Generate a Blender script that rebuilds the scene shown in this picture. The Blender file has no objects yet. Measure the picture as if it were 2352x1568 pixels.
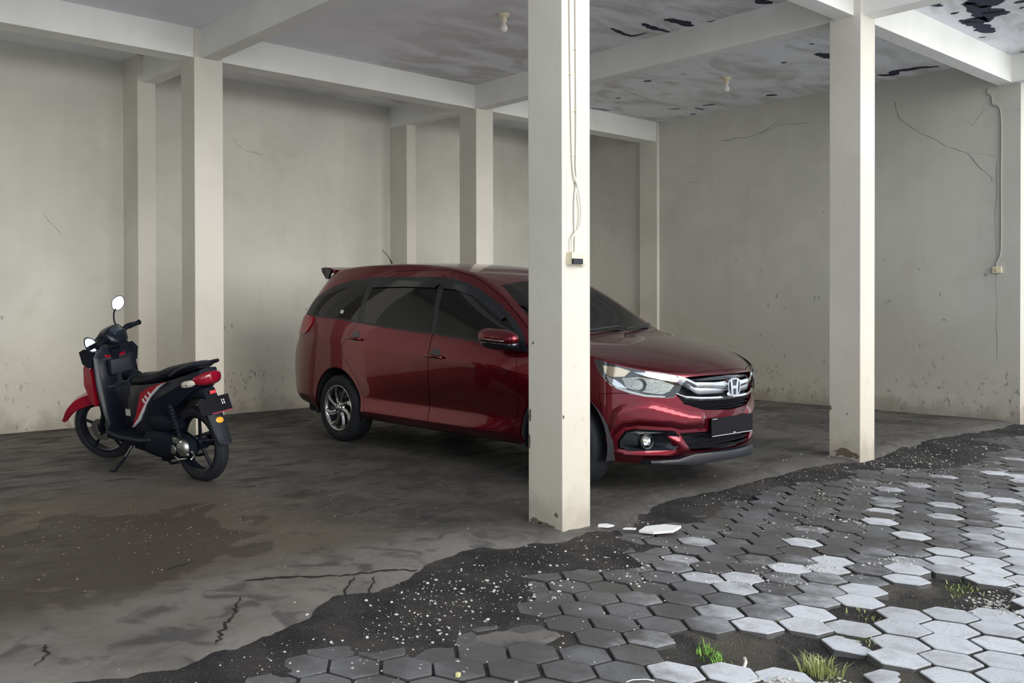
import bpy, bmesh, math, random
from mathutils import Vector, Matrix, noise
from mathutils.bvhtree import BVHTree
from mathutils.geometry import delaunay_2d_cdt

random.seed(7)
SC = bpy.context.scene
COL = SC.collection
PI = math.pi

# ------------------------------------------------------------------ camera
PITCH, ROLL, YAW = math.radians(-0.4432), math.radians(-0.1844), math.radians(37.4481)
fw = Vector((math.sin(YAW)*math.cos(PITCH), math.cos(YAW)*math.cos(PITCH), math.sin(PITCH)))
rt = fw.cross(Vector((0, 0, 1))).normalized()
up = rt.cross(fw)
rt, up = rt*math.cos(ROLL)+up*math.sin(ROLL), up*math.cos(ROLL)-rt*math.sin(ROLL)
cam = bpy.data.objects.new('camera', bpy.data.cameras.new('camera'))
COL.objects.link(cam)
M = Matrix((rt, up, -fw)).transposed().to_4x4()
M.translation = Vector((-4.0226, -3.2837, 1.26))
cam.matrix_world = M
cam.data.sensor_fit = 'HORIZONTAL'
cam.data.sensor_width = 36.0
cam.data.lens = 2081.5/2352*36
cam.data.shift_x = (1176-798.2)/2352
cam.data.shift_y = (716.475-784)/2352
cam.data.clip_start = 0.05
SC.camera = cam

# ------------------------------------------------------------------ light
SC.view_settings.view_transform = 'Standard'
SC.view_settings.look = 'None'
SC.view_settings.gamma = 1.0
SC.view_settings.use_curve_mapping = False
SC.view_settings.exposure = 0.25
W = bpy.data.worlds.new('overcast_sky'); SC.world = W; W.use_nodes = True
nt = W.node_tree; nt.nodes.clear()
wo = nt.nodes.new('ShaderNodeOutputWorld'); wb = nt.nodes.new('ShaderNodeBackground')
wb.inputs[0].default_value = (0.86, 0.93, 1.0, 1); wb.inputs[1].default_value = 1.08
nt.links.new(wb.outputs[0], wo.inputs[0])
sun = bpy.data.objects.new('soft_sun', bpy.data.lights.new('soft_sun', 'SUN'))
COL.objects.link(sun)
sun.data.energy = 3.7; sun.data.angle = math.radians(58); sun.data.color = (1.0, 0.97, 0.9)
sun.rotation_euler = Vector((0.0, -0.98, 0.10)).to_track_quat('Z', 'Y').to_euler()

# ------------------------------------------------------------------ node helpers
def newmat(name):
    m = bpy.data.materials.new(name); m.use_nodes = True
    t = m.node_tree; t.nodes.clear()
    o = t.nodes.new('ShaderNodeOutputMaterial'); b = t.nodes.new('ShaderNodeBsdfPrincipled')
    t.links.new(b.outputs[0], o.inputs[0])
    return m, t, b
def simple(name, col, rough=0.5, metal=0.0, spec=0.5, coat=0.0, bump=0.0, bscale=60.0):
    m, t, b = newmat(name)
    b.inputs['Base Color'].default_value = (*col, 1); b.inputs['Roughness'].default_value = rough
    b.inputs['Metallic'].default_value = metal; b.inputs['Specular IOR Level'].default_value = spec
    b.inputs['Coat Weight'].default_value = coat; b.inputs['Coat Roughness'].default_value = 0.03
    if bump:
        g = G(t); b_ = t.nodes.new('ShaderNodeBump'); b_.inputs['Strength'].default_value = bump
        b_.inputs['Distance'].default_value = 0.01
        t.links.new(g.noise(bscale), b_.inputs['Height']); t.links.new(b_.outputs[0], b.inputs['Normal'])
    return m
class G:
    """small graph builder on world-fixed (Geometry Position) coordinates"""
    def __init__(s, t, obj=False):
        s.t = t
        if obj:
            n = t.nodes.new('ShaderNodeTexCoord'); s.pos = n.outputs['Object']
        else:
            n = t.nodes.new('ShaderNodeNewGeometry'); s.pos = n.outputs['Position']
        sp = t.nodes.new('ShaderNodeSeparateXYZ'); t.links.new(s.pos, sp.inputs[0])
        s.x, s.y, s.z = sp.outputs
    def put(s, sock, v):
        if hasattr(v, 'is_linked') or hasattr(v, 'links'): s.t.links.new(v, sock)
        else: sock.default_value = v
    def vec(s, sx, sy, sz, off=(0, 0, 0)):
        n = s.t.nodes.new('ShaderNodeMapping'); s.t.links.new(s.pos, n.inputs[0])
        n.inputs['Scale'].default_value = (sx, sy, sz); n.inputs['Location'].default_value = off
        return n.outputs[0]
    def noise(s, scale, detail=5, rough=0.55, vec=None, dist=0.0):
        n = s.t.nodes.new('ShaderNodeTexNoise'); n.inputs['Scale'].default_value = scale
        n.inputs['Detail'].default_value = detail; n.inputs['Roughness'].default_value = rough
        n.inputs['Distortion'].default_value = dist
        s.t.links.new(vec if vec is not None else s.pos, n.inputs['Vector'])
        return n.outputs[0]
    def voro(s, scale, vec=None, feat='F1'):
        n = s.t.nodes.new('ShaderNodeTexVoronoi'); n.inputs['Scale'].default_value = scale; n.feature = feat
        s.t.links.new(vec if vec is not None else s.pos, n.inputs['Vector'])
        return n.outputs[0]
    def ramp(s, v, a, b, lo=0.0, hi=1.0):
        n = s.t.nodes.new('ShaderNodeMapRange'); n.interpolation_type = 'SMOOTHSTEP'
        s.put(n.inputs[0], v); n.inputs[1].default_value = a; n.inputs[2].default_value = b
        n.inputs[3].default_value = lo; n.inputs[4].default_value = hi
        return n.outputs[0]
    def math(s, op, a, b=0.0, c=None):
        n = s.t.nodes.new('ShaderNodeMath'); n.operation = op
        s.put(n.inputs[0], a); s.put(n.inputs[1], b)
        if c is not None: s.put(n.inputs[2], c)
        return n.outputs[0]
    def mix(s, f, a, b, mode='MIX'):
        n = s.t.nodes.new('ShaderNodeMix'); n.data_type = 'RGBA'; n.blend_type = mode
        s.put(n.inputs['Factor'], f)
        for k, v in (('A', a), ('B', b)):
            sock = [q for q in n.inputs if q.name == k and q.type == 'RGBA'][0]
            if isinstance(v, tuple): sock.default_value = (*v, 1)
            else: s.t.links.new(v, sock)
        return [q for q in n.outputs if q.type == 'RGBA'][0]
    def bump(s, h, strength, dist=0.01, base=None):
        n = s.t.nodes.new('ShaderNodeBump'); n.inputs['Strength'].default_value = strength
        n.inputs['Distance'].default_value = dist; s.t.links.new(h, n.inputs['Height'])
        if base is not None: s.t.links.new(base, n.inputs['Normal'])
        return n.outputs[0]

# ------------------------------------------------------------------ object helpers
def tag(o, label=None, cat=None, group=None, kind=None):
    if label: o['label'] = label
    if cat: o['category'] = cat
    if group: o['group'] = group
    if kind: o['kind'] = kind
    return o
def link(name, me, parent=None, mats=None):
    o = bpy.data.objects.new(name, me); COL.objects.link(o)
    if parent is not None: o.parent = parent
    for m in (mats or []): me.materials.append(m)
    return o
def obj(name, bm, m, parent=None, smooth=False):
    me = bpy.data.meshes.new(name); bm.normal_update(); bm.to_mesh(me); bm.free()
    if smooth:
        for p in me.polygons: p.use_smooth = True
    return link(name, me, parent, m if isinstance(m, list) else [m])
def empty(name, loc, rot=(0, 0, 0)):
    o = bpy.data.objects.new(name, None); COL.objects.link(o); o.location = loc; o.rotation_euler = rot
    o.empty_display_size = 0.1
    return o
def autosmooth(o, deg=35):
    me = o.data
    for p in me.polygons: p.use_smooth = True
    try: me.set_sharp_from_angle(angle=math.radians(deg))
    except Exception: pass
    return o
def box(bm, x0, x1, y0, y1, z0, z1, mi=0, bev=0.0):
    vs = [bm.verts.new(p) for p in ((x0,y0,z0),(x1,y0,z0),(x1,y1,z0),(x0,y1,z0),(x0,y0,z1),(x1,y0,z1),(x1,y1,z1),(x0,y1,z1))]
    fs = [bm.faces.new([vs[i] for i in q]) for q in ((0,3,2,1),(4,5,6,7),(0,1,5,4),(1,2,6,5),(2,3,7,6),(3,0,4,7))]
    for f in fs: f.material_index = mi
    if bev:
        es = list({e for f in fs for e in f.edges})
        r = bmesh.ops.bevel(bm, geom=es, offset=bev, segments=2, affect='EDGES', profile=0.5)
        for f in r['faces']: f.material_index = mi
    return vs
def tube(bm, pts, r, seg=8, mi=0, caps=True):
    pts = [Vector(p) for p in pts]; n = len(pts)
    rs = r if isinstance(r, (list, tuple)) else [r]*n
    rings = []; prev = None
    for i, p in enumerate(pts):
        t = ((pts[min(i+1, n-1)]-pts[max(i-1, 0)])).normalized()
        if prev is None:
            a = t.orthogonal().normalized()
        else:
            a = (prev - t*prev.dot(t))
            a = a.normalized() if a.length > 1e-6 else t.orthogonal().normalized()
        prev = a; b = t.cross(a)
        rings.append([bm.verts.new(p+(a*math.cos(2*PI*k/seg)+b*math.sin(2*PI*k/seg))*rs[i]) for k in range(seg)])
    for i in range(n-1):
        for k in range(seg):
            f = bm.faces.new((rings[i][k], rings[i][(k+1) % seg], rings[i+1][(k+1) % seg], rings[i+1][k]))
            f.material_index = mi; f.smooth = True
    if caps:
        for rg in (rings[0][::-1], rings[-1]):
            f = bm.faces.new(rg); f.material_index = mi
def lathe(bm, prof, axis='y', seg=32, origin=(0, 0, 0), mi=0, closed=False):
    """prof: list of (radius, along-axis)."""
    rings = []
    for r, h in prof:
        ring = []
        for k in range(seg):
            a = 2*PI*k/seg; c, s_ = r*math.cos(a), r*math.sin(a)
            p = {'y': (c, h, s_), 'z': (c, s_, h), 'x': (h, c, s_)}[axis]
            ring.append(bm.verts.new(Vector(p)+Vector(origin)))
        rings.append(ring)
    m = len(rings)
    for i in range(m if closed else m-1):
        A, B = rings[i], rings[(i+1) % m]
        for k in range(seg):
            try:
                f = bm.faces.new((A[k], A[(k+1) % seg], B[(k+1) % seg], B[k])); f.material_index = mi; f.smooth = True
            except ValueError: pass
    return rings
def prism(bm, pts, h0, h1, axis='y', mi=0):
    """extrude a 2D outline (first two coords given in the plane normal to axis)"""
    def P(a, b, h): return {'y': (a, h, b), 'z': (a, b, h), 'x': (h, a, b)}[axis]
    A = [bm.verts.new(P(a, b, h0)) for a, b in pts]; B = [bm.verts.new(P(a, b, h1)) for a, b in pts]
    n = len(pts); fs = []
    for i in range(n): fs.append(bm.faces.new((A[i], A[(i+1) % n], B[(i+1) % n], B[i])))
    fs.append(bm.faces.new(A[::-1])); fs.append(bm.faces.new(B))
    for f in fs: f.material_index = mi
    bmesh.ops.recalc_face_normals(bm, faces=fs)
    return fs
def catmull(pts, n=8, closed=False):
    pts = [Vector(p) for p in pts]; out = []; m = len(pts)
    for i in range(m if closed else m-1):
        if closed: a, b, c, d = pts[(i-1) % m], pts[i], pts[(i+1) % m], pts[(i+2) % m]
        else: a, b, c, d = pts[max(i-1, 0)], pts[i], pts[i+1], pts[min(i+2, m-1)]
        for k in range(n):
            t = k/n
            out.append(0.5*((2*b)+(c-a)*t+(2*a-5*b+4*c-d)*t*t+(3*b-a-3*c+d)*t**3))
    if not closed: out.append(pts[-1])
    return out
def loft(bm, rings, mi=0, closed_ring=True, caps=True, smooth=True):
    V = [[bm.verts.new(p) for p in r] for r in rings]; n = len(V[0]); fs = []
    for i in range(len(V)-1):
        for k in range(n if closed_ring else n-1):
            fs.append(bm.faces.new((V[i][k], V[i][(k+1) % n], V[i+1][(k+1) % n], V[i+1][k])))
    if caps and closed_ring:
        fs.append(bm.faces.new(V[0][::-1])); fs.append(bm.faces.new(V[-1]))
    for f in fs: f.material_index = mi; f.smooth = smooth
    return fs
def sstep(a, b, x):
    t = min(1, max(0, (x-a)/(b-a))); return t*t*(3-2*t)
def N(x, y, z=0.0): return noise.noise(Vector((x, y, z)))
def ribbon(bm, pts3, nrm, w, mi=0, off=0.0015):
    """thin flat irregular strip lying on a surface of normal nrm"""
    nrm = Vector(nrm); pts = [Vector(p)+nrm*off for p in pts3]; L = []; R = []
    for i, p in enumerate(pts):
        t = (pts[min(i+1, len(pts)-1)]-pts[max(i-1, 0)]).normalized(); s_ = t.cross(nrm)
        ww = w*.55*(0.4+1.2*random.random())*(0.35 if i in (0, len(pts)-1) else 1)
        L.append(bm.verts.new(p+s_*ww)); R.append(bm.verts.new(p-s_*ww))
    for i in range(len(pts)-1):
        f = bm.faces.new((L[i], L[i+1], R[i+1], R[i])); f.material_index = mi
def crackpath(pts, jit, n=6):
    out = []
    for i in range(len(pts)-1):
        a, b = Vector(pts[i]), Vector(pts[i+1])
        for k in range(n):
            out.append(a.lerp(b, k/n)+Vector((random.uniform(-jit, jit), random.uniform(-jit, jit), random.uniform(-jit, jit)))*(0 if (i == 0 and k == 0) else 1))
    out.append(Vector(pts[-1])); return out

# ------------------------------------------------------------------ setting materials
def plaster(name, base, grime=1.0, streak=1.0, bottom=1.0, warm=(0.50, 0.40, 0.28), rough=0.85):
    m, t, b = newmat(name); g = G(t)
    c = g.mix(g.ramp(g.noise(0.7, 4), 0.35, 0.68), tuple(v*0.86 for v in base), base)
    c = g.mix(g.ramp(g.noise(2.3, 6, 0.6, dist=0.6), 0.5, 0.8, 0, 0.35*grime), c, (base[0]*0.72, base[1]*0.70, base[2]*0.62))
    c = g.mix(g.ramp(g.noise(1.0, 5, vec=g.vec(5, 5, 0.5)), 0.52, 0.8, 0, 0.30*streak), c, (base[0]*0.70, base[1]*0.70, base[2]*0.66))
    # yellow-brown rise of damp towards the floor, with mould specks
    hz = g.math('ADD', g.z, g.math('MULTIPLY', g.noise(1.7, 5), -0.9))
    c = g.mix(g.ramp(hz, 1.1, -0.4, 0, 0.45*bottom), c, (warm[0], warm[1], warm[2]))
    hz2 = g.math('ADD', g.z, g.math('MULTIPLY', g.noise(6, 5), -0.5))
    c = g.mix(g.ramp(hz2, 0.0, -0.28, 0, 0.6*bottom), c, (0.16, 0.13, 0.10))
    sp = g.math('MULTIPLY', g.ramp(g.noise(20, 3, 0.6, vec=g.vec(1, 1, 0.6)), 0.58, 0.68), g.ramp(g.z, 1.1, 0.1))
    sp = g.math('MULTIPLY', sp, g.ramp(g.noise(1.6, 2), 0.45, 0.6))
    c = g.mix(g.math('MULTIPLY', sp, 0.75*bottom), c, (0.11, 0.10, 0.09))
    sp2 = g.math('MULTIPLY', g.ramp(g.noise(14, 2), 0.74, 0.80), 0.5*grime)
    c = g.mix(sp2, c, (0.20, 0.18, 0.16))
    t.links.new(c, b.inputs['Base Color']); b.inputs['Roughness'].default_value = rough
    b.inputs['Specular IOR Level'].default_value = 0.2
    h = g.math('ADD', g.noise(3, 5), g.math('MULTIPLY', g.noise(45, 4), 0.25))
    t.links.new(g.bump(h, 0.35, 0.012), b.inputs['Normal'])
    return m
M_wall = plaster('old_plaster_wall', (0.64, 0.63, 0.575), 1.0, 0.9, .8, warm=(.52, .44, .33))
M_col = plaster('painted_column', (0.72, 0.69, 0.625), 0.45, 0.4, 0.6, warm=(0.66, 0.55, 0.38))
M_beam = plaster('painted_beam', (0.88, 0.88, 0.85), 0.35, 0.3, 0.0)
def ceiling_mat():
    m, t, b = newmat('ceiling_plaster'); g = G(t)
    base = (0.86, 0.875, 0.92)
    st = g.noise(1.1, 6, 0.6, vec=g.vec(1, 2.2, 1), dist=0.8)
    st2 = g.noise(3.0, 6, 0.6, vec=g.vec(1, 3, 1))
    right = g.ramp(g.x, 0.5, 3.0)
    c = g.mix(g.math('MULTIPLY', g.ramp(st, 0.42, 0.66), right), base, (0.58, 0.58, 0.57))
    c = g.mix(g.math('MULTIPLY', g.ramp(st2, 0.5, 0.75, 0, 0.8), right), c, (0.84, 0.84, 0.84))
    c = g.mix(g.ramp(g.noise(0.8, 3), 0.45, 0.7, 0, 0.25), c, (0.66, 0.68, 0.74))
    t.links.new(c, b.inputs['Base Color']); b.inputs['Roughness'].default_value = 0.9
    b.inputs['Specular IOR Level'].default_value = 0.15
    t.links.new(g.bump(g.noise(8, 5), 0.2, 0.01), b.inputs['Normal'])
    return m
M_ceil = ceiling_mat()
def floor_mat():
    m, t, b = newmat('stained_concrete'); g = G(t)
    
    n1 = g.noise(1.2, 6, 0.6, dist=0.5); n2 = g.noise(2.2, 7, 0.65, vec=g.vec(1.0, 2.6, 1), dist=0.8)
    n3 = g.noise(9, 6, 0.7, vec=g.vec(0.8, 2.5, 1))
    c = g.mix(g.ramp(n1, 0.38, 0.62), (0.056, 0.053, 0.051), (0.115, 0.107, 0.097))
    c = g.mix(g.ramp(n2, 0.54, 0.62, 0, 0.8), c, (0.036, 0.033, 0.032))
    c = g.mix(g.ramp(n3, 0.57, 0.66, 0, 0.75), c, (0.175, 0.160, 0.140))
    c = g.mix(g.ramp(n3, 0.41, 0.33, 0, 0.85), c, (0.026, 0.025, 0.028))
    n4 = g.noise(22, 5, .65, vec=g.vec(.7, 1.6, 1))
    c = g.mix(g.ramp(n4, 0.62, 0.70, 0, 0.6), c, (0.20, 0.185, 0.165)); c = g.mix(g.ramp(n4, 0.37, 0.30, 0, 0.6), c, (0.03, 0.028, 0.028))
    # rusty-brown muddy film in the left bay
    dx = g.math('MULTIPLY', g.math('ADD', g.x, 2.2), 0.62); dy = g.math('MULTIPLY', g.math('ADD', g.y, -1.3), 0.62)
    d = g.math('SQRT', g.math('ADD', g.math('MULTIPLY', dx, dx), g.math('MULTIPLY', dy, dy)))
    d = g.math('ADD', d, g.math('MULTIPLY', g.noise(1.6, 5, dist=1.0), -1.15))
    c = g.mix(g.ramp(d, 0.50, 0.15, 0, 0.65), c, (0.130, 0.106, 0.075))
    c = g.mix(g.ramp(g.math('ADD', d, g.math('MULTIPLY', g.noise(3.1, 5), 0.5)), 0.26, 0.2, 0, 0.7), c, (0.050, 0.038, 0.031))
    # pale gritty apron by the courtyard edge
    e = g.math('ADD', g.y, g.math('MULTIPLY', g.noise(1.3, 6, dist=0.7), -0.9))
    ap = g.math('MULTIPLY', g.ramp(e, 0.12, -0.25, 0, 0.85), g.ramp(g.x, 0.6, -1.0, 0.35, 1))
    c = g.mix(g.math('MULTIPLY', ap, g.ramp(g.noise(2.1, 6, dist=.6), .3, .6, .35, 1)), c, (0.205, 0.188, 0.172))
    c = g.mix(g.math('MULTIPLY', ap, g.ramp(g.noise(4.5, 6, dist=0.8), 0.50, 0.64, 0, 0.85)), c, (0.055, 0.052, 0.054))
    c = g.mix(g.ramp(g.noise(60, 3), 0.66, 0.74, 0, 0.5), c, (0.30, 0.28, 0.25))
    t.links.new(c, b.inputs['Base Color'])
    t.links.new(g.ramp(n2, 0.4, 0.65, 0.55, 0.85), b.inputs['Roughness'])
    b.inputs['Specular IOR Level'].default_value = 0.35
    h = g.math('ADD', g.math('MULTIPLY', n2, 0.7), g.math('MULTIPLY', g.noise(55, 4), 0.3))
    t.links.new(g.bump(h, 0.5, 0.012), b.inputs['Normal'])
    return m
M_floor = floor_mat()
def dirt_mat():
    m, t, b = newmat('black_grit'); g = G(t)
    c = g.mix(g.ramp(g.noise(2.5, 6), 0.35, 0.7), (0.030, 0.028, 0.030), (0.070, 0.063, 0.058))
    far = g.math('MULTIPLY', g.ramp(g.y, -0.9, -1.3), g.ramp(g.noise(1.8, 4), 0.45, 0.6))
    c = g.mix(g.math('MULTIPLY', far, 0.7), c, (0.13, 0.115, 0.095))
    c = g.mix(g.ramp(g.noise(160, 2), 0.64, 0.72), c, (0.30, 0.29, 0.27))
    c = g.mix(g.math('MULTIPLY', g.ramp(g.noise(5, 4), 0.62, 0.72, 0, 0.6), g.ramp(g.y, -1.0, -1.5)), c, (0.055, 0.075, 0.025))
    t.links.new(c, b.inputs['Base Color']); b.inputs['Roughness'].default_value = 0.95
    b.inputs['Specular IOR Level'].default_value = 0.15
    h = g.math('ADD', g.noise(120, 4), g.math('MULTIPLY', g.noise(25, 3), 0.8))
    t.links.new(g.bump(h, 0.9, 0.01), b.inputs['Normal'])
    return m
M_dirt = dirt_mat()
def paver_mat():
    m, t, b = newmat('hexagonal_paver'); g = G(t)
    a = t.nodes.new('ShaderNodeAttribute'); a.attribute_name = 'tone'; a.attribute_type = 'GEOMETRY'
    tone = a.outputs['Fac']
    c = g.mix(tone, (0.48, 0.49, 0.525), (0.68, 0.69, 0.735))
    c = g.mix(g.ramp(g.noise(9, 6, 0.6), 0.45, 0.7, 0, 0.5), c, (0.36, 0.35, 0.34))
    # dark mud mottling, with the tone deepening next to the garage and at the left
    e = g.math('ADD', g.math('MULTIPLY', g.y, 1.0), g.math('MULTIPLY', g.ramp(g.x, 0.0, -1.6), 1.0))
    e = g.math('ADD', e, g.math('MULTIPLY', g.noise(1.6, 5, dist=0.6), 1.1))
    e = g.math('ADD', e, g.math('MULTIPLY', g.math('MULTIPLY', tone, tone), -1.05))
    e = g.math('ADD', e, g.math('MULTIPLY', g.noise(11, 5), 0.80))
    dark_mask = g.ramp(e, -0.95, -0.20)
    c = g.mix(g.math('MULTIPLY', dark_mask, g.ramp(g.noise(2.6, 4), .35, .6, .80, .95)), c, g.mix(g.ramp(g.noise(1.3, 3), .4, .6), (0.060, 0.056, 0.056), (0.085, 0.078, 0.070)))
    c = g.mix(g.ramp(g.noise(90, 3), 0.68, 0.76, 0, 0.6), c, (0.10, 0.10, 0.11))
    gn = t.nodes.new('ShaderNodeNewGeometry'); sp = t.nodes.new('ShaderNodeSeparateXYZ'); t.links.new(gn.outputs['True Normal'], sp.inputs[0])
    c = g.mix(g.ramp(sp.outputs[2], 0.8, 0.4, 0, 0.9), c, (0.055, 0.052, 0.05))   # soil smeared on the buried sides
    t.links.new(c, b.inputs['Base Color']); b.inputs['Roughness'].default_value = 0.8
    b.inputs['Specular IOR Level'].default_value = 0.3
    h = g.math('ADD', g.noise(70, 4), g.math('MULTIPLY', g.noise(12, 4), 0.6))
    t.links.new(g.bump(h, 0.4, 0.006), b.inputs['Normal'])
    return m
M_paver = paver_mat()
M_crack = simple('dark_crack', (0.17, 0.165, 0.16), 0.95, spec=0.1)
M_peel = simple('bare_blue_grey_concrete', (0.055, 0.060, 0.085), 0.9, spec=0.1, bump=0.6, bscale=40)
M_mortar = simple('exposed_mortar', (0.17, 0.14, 0.11), 0.95, spec=0.1, bump=0.5)
M_stone = simple('pale_pebbles', (0.62, 0.60, 0.56), 0.85, spec=0.2)
M_grass = simple('weed_green', (0.22, 0.42, 0.07), 0.6)
M_grass2 = simple('yellow_weed', (0.42, 0.46, 0.18), 0.6)

# ------------------------------------------------------------------ building
H, HC = 3.587, 3.863
XL, XR, YB = -7.6, 7.459, 5.875
CC = 0.247
def S(name, bm, m, label, cat):
    return tag(obj(name, bm, m), label, cat, kind='structure')
def jagged_patch(bm, c, u, v, nrm, a, b_, mi, n=18, rough=0.35, seed=0):
    c, u, v, nrm = Vector(c), Vector(u), Vector(v), Vector(nrm); vs = []
    for k in range(n):
        t = 2*PI*k/n; r = 1+rough*N(math.cos(t)*1.7+seed, math.sin(t)*1.7, seed*3.1)*2+random.uniform(-rough, rough)*0.4
        vs.append(bm.verts.new(c+u*(math.cos(t)*a*r)+v*(math.sin(t)*b_*r)+nrm*0.0015))
    f = bm.faces.new(vs); f.normal_update()
    if f.normal.dot(nrm) < 0: f.normal_flip()
    f.material_index = mi
def column(x0, y0, wx, wy, label, zbase=-0.10, chips=()):
    bm = bmesh.new(); box(bm, x0, x0+wx, y0, y0+wy, zbase, HC, 0, 0.004)
    for (face, s_, z, a, b_) in chips:
        if face == 'f': jagged_patch(bm, (x0+s_, y0, z), (1, 0, 0), (0, 0, 1), (0, -1, 0), a, b_, 1, seed=z)
        else: jagged_patch(bm, (x0, y0+s_, z), (0, 1, 0), (0, 0, 1), (-1, 0, 0), a, b_, 1, seed=z)
    return S('column', bm, [M_col, M_mortar], label, 'column')
column(0, 0, CC, CC, 'cream square column in front of the red car, with two cables and a switch box',
       chips=(('l', .045, .075, .013, .012), ('l', .235, .62, .012, .035), ('l', .238, .47, .010, .04), ('l', .20, .015, .05, .014), ('l', .12, .006, .07, .010),
              ('f', .01, .63, .008, .010), ('f', .10, -.035, .03, .006), ('l', .21, 1.04, .008, .008)))
column(3.697, 0, .262, .244, 'cream square column to the right of the red car, at the courtyard edge',
       chips=(('l', .235, .40, .014, .022), ('l', .10, .36, .006, .006), ('l', .03, .02, .02, .018), ('l', .13, .04, .085, .03)))
column(.013, 4.334, .305, .27, 'white column directly behind the scooter')
column(3.743, 4.334, .289, .28, 'pale column rising behind the roof of the red car')
column(-3.68, 0, CC, CC, 'front column outside the picture on the scooter side')
column(-3.68, 4.334, .29, .27, 'second-row column outside the picture on the scooter side')
column(-.022, 5.51, .203, .40, 'grey column against the back wall left of the scooter seat')
column(3.709, 5.545, .157, .36, 'narrow grey column against the back wall left of the car antenna')
column(-3.7, 5.51, .203, .40, 'back wall column outside the picture')
column(7.404, 4.334, .10, .29, 'shallow corner column where the right wall meets the rear beam')

def beam(x0, x1, y0, y1, label, z0=H):
    bm = bmesh.new(); box(bm, x0, x1, y0, y1, z0, HC+0.02, 0, 0.004)
    return S('beam', bm, M_beam, label, 'beam')
beam(XL, XR, .055, .200, 'white beam running along the courtyard edge over the front columns')
beam(XL, XR, 4.347, 4.56, 'long white beam crossing above the scooter and the car roof')
for x, nm in ((0.09, 'over the scooter bay, pointing at the front column'), (3.740, 'right of the car bay, with a peeled upper edge'), (-3.6, 'outside the picture on the scooter side')):
    beam(x, x+.17, .20, 4.347, 'white cross beam '+nm)
    beam(x-.05, x+.12, 4.56, 5.875, 'short beam to the back wall '+nm)
for x, nm in ((3.740, 'above the right-hand column'), (0.09, 'above the cable column'), (-3.6, 'past the frame')):
    beam(x, x+.19, -1.35, .055, 'overhanging beam toward the courtyard '+nm)
beam(7.36, 7.62, -1.35, .06, 'overhanging beam at the end of the right wall')

bm = bmesh.new(); box(bm, XL-.3, 9.4, -1.35, YB+.2, HC, HC+.16)
ceiling = S('ceiling', bm, M_ceil, 'grey concrete slab ceiling with patches of peeled paint', 'ceiling')
bm = bmesh.new(); box(bm, XL-.3, XR+.2, YB, YB+.15, -.1, HC+.05)
wall_back = S('wall_back', bm, M_wall, 'long grimy plaster wall behind the car and the scooter', 'wall')
bm = bmesh.new(); box(bm, XR, XR+.15, 0, YB+.1, -.1, HC+.05)
wall_right = S('wall_right', bm, M_wall, 'cracked plaster side wall to the right of the car', 'wall')
bm = bmesh.new(); box(bm, XL-.15, XL, 0, YB+.1, -.1, HC+.05)
S('wall_left', bm, M_wall, 'far side wall of the carport outside the picture', 'wall')

# cracks and pencil scratches
bm = bmesh.new()
def wr(l, w, jit=.012): ribbon(bm, [(XR, p.y, p.z) for p in crackpath([(0, y, z) for y, z in l], jit, 5)], (-1, 0, 0), w)
wr([(1.24, 3.62), (1.17, 3.38), (.95, 3.20), (.72, 3.03), (.50, 2.916), (.27, 2.62), (.24, 2.55)], .0035)
wr([(.50, 2.916), (.30, 2.88), (.215, 2.84)], .0015); wr([(.21, 2.80), (.225, 2.1), (.215, 1.3), (.21, .63)], .003, .008)
wr([(.32, 3.37), (.44, 3.20), (.49, 3.27)], .002, .004)
wr([(4.0, 2.9), (3.85, 2.96), (3.6, 2.93)], .0025); wr([(3.4, 3.47), (3.0, 3.45), (2.5, 3.6)], .004, .02); wr([(2.2, 3.5), (2.6, 3.55), (2.9, 3.42)], .003, .02)
o = obj('wall_crack', bm, M_crack, wall_right)
bm = bmesh.new()
def wb_(l, w, jit=.012): ribbon(bm, [(p.x, YB, p.z) for p in crackpath([(x, 0, z) for x, z in l], jit, 5)], (0, -1, 0), w)
wb_([(6.75, 2.45), (6.80, 2.1), (6.92, 1.8)], .006); wb_([(1.3, 3.2), (1.45, 3.08), (1.75, 3.05)], .003)
wb_([(-.9, 2.2), (-.7, 2.0)], .003); wb_([(.8, 3.3), (.7, 3.2)], .003)
obj('wall_crack', bm, M_crack, wall_back)

# writing-height smudges on the back wall
bm = bmesh.new()
for (x, z, a, b_) in ((2.35, 1.21, .02, .014), (2.44, 1.21, .02, .016), (2.52, 1.20, .02, .014), (1.2, 1.0, .02, .02), (1.3, 1.02, .015, .03), (-1.55, 1.15, .02, .02), (-1.45, 1.16, .016, .02), (-1.3, 1.15, .02, .02)):
    jagged_patch(bm, (x, YB, z), (1, 0, 0), (0, 0, 1), (0, -1, 0), a, b_, 0, seed=x, rough=.6)
for _ in range(85):
    x = random.choice((random.gauss(1.35, .35), random.gauss(1.35, .35), random.gauss(-1.8, .45))); z = random.uniform(.12, .50)
    jagged_patch(bm, (x, YB, z), (1, 0, 0), (0, 0, 1), (0, -1, 0), random.uniform(.005, .016), random.uniform(.008, .028), 0, n=10, seed=x, rough=.6)
M_smudge = simple('wall_smudge', (.38, .36, .32), .95, spec=.1)
obj('wall_smudge', bm, M_smudge, wall_back)
bm = bmesh.new()
for _ in range(70):
    y = random.uniform(.2, 3.6); z = random.choice((random.uniform(.1, .5), random.uniform(.1, .5), random.uniform(.5, 2.4)))
    jagged_patch(bm, (XR, y, z), (0, 1, 0), (0, 0, 1), (-1, 0, 0), random.uniform(.004, .018), random.uniform(.006, .024), 0, n=10, seed=y, rough=.6)
obj('wall_smudge', bm, M_smudge, wall_right)

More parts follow.
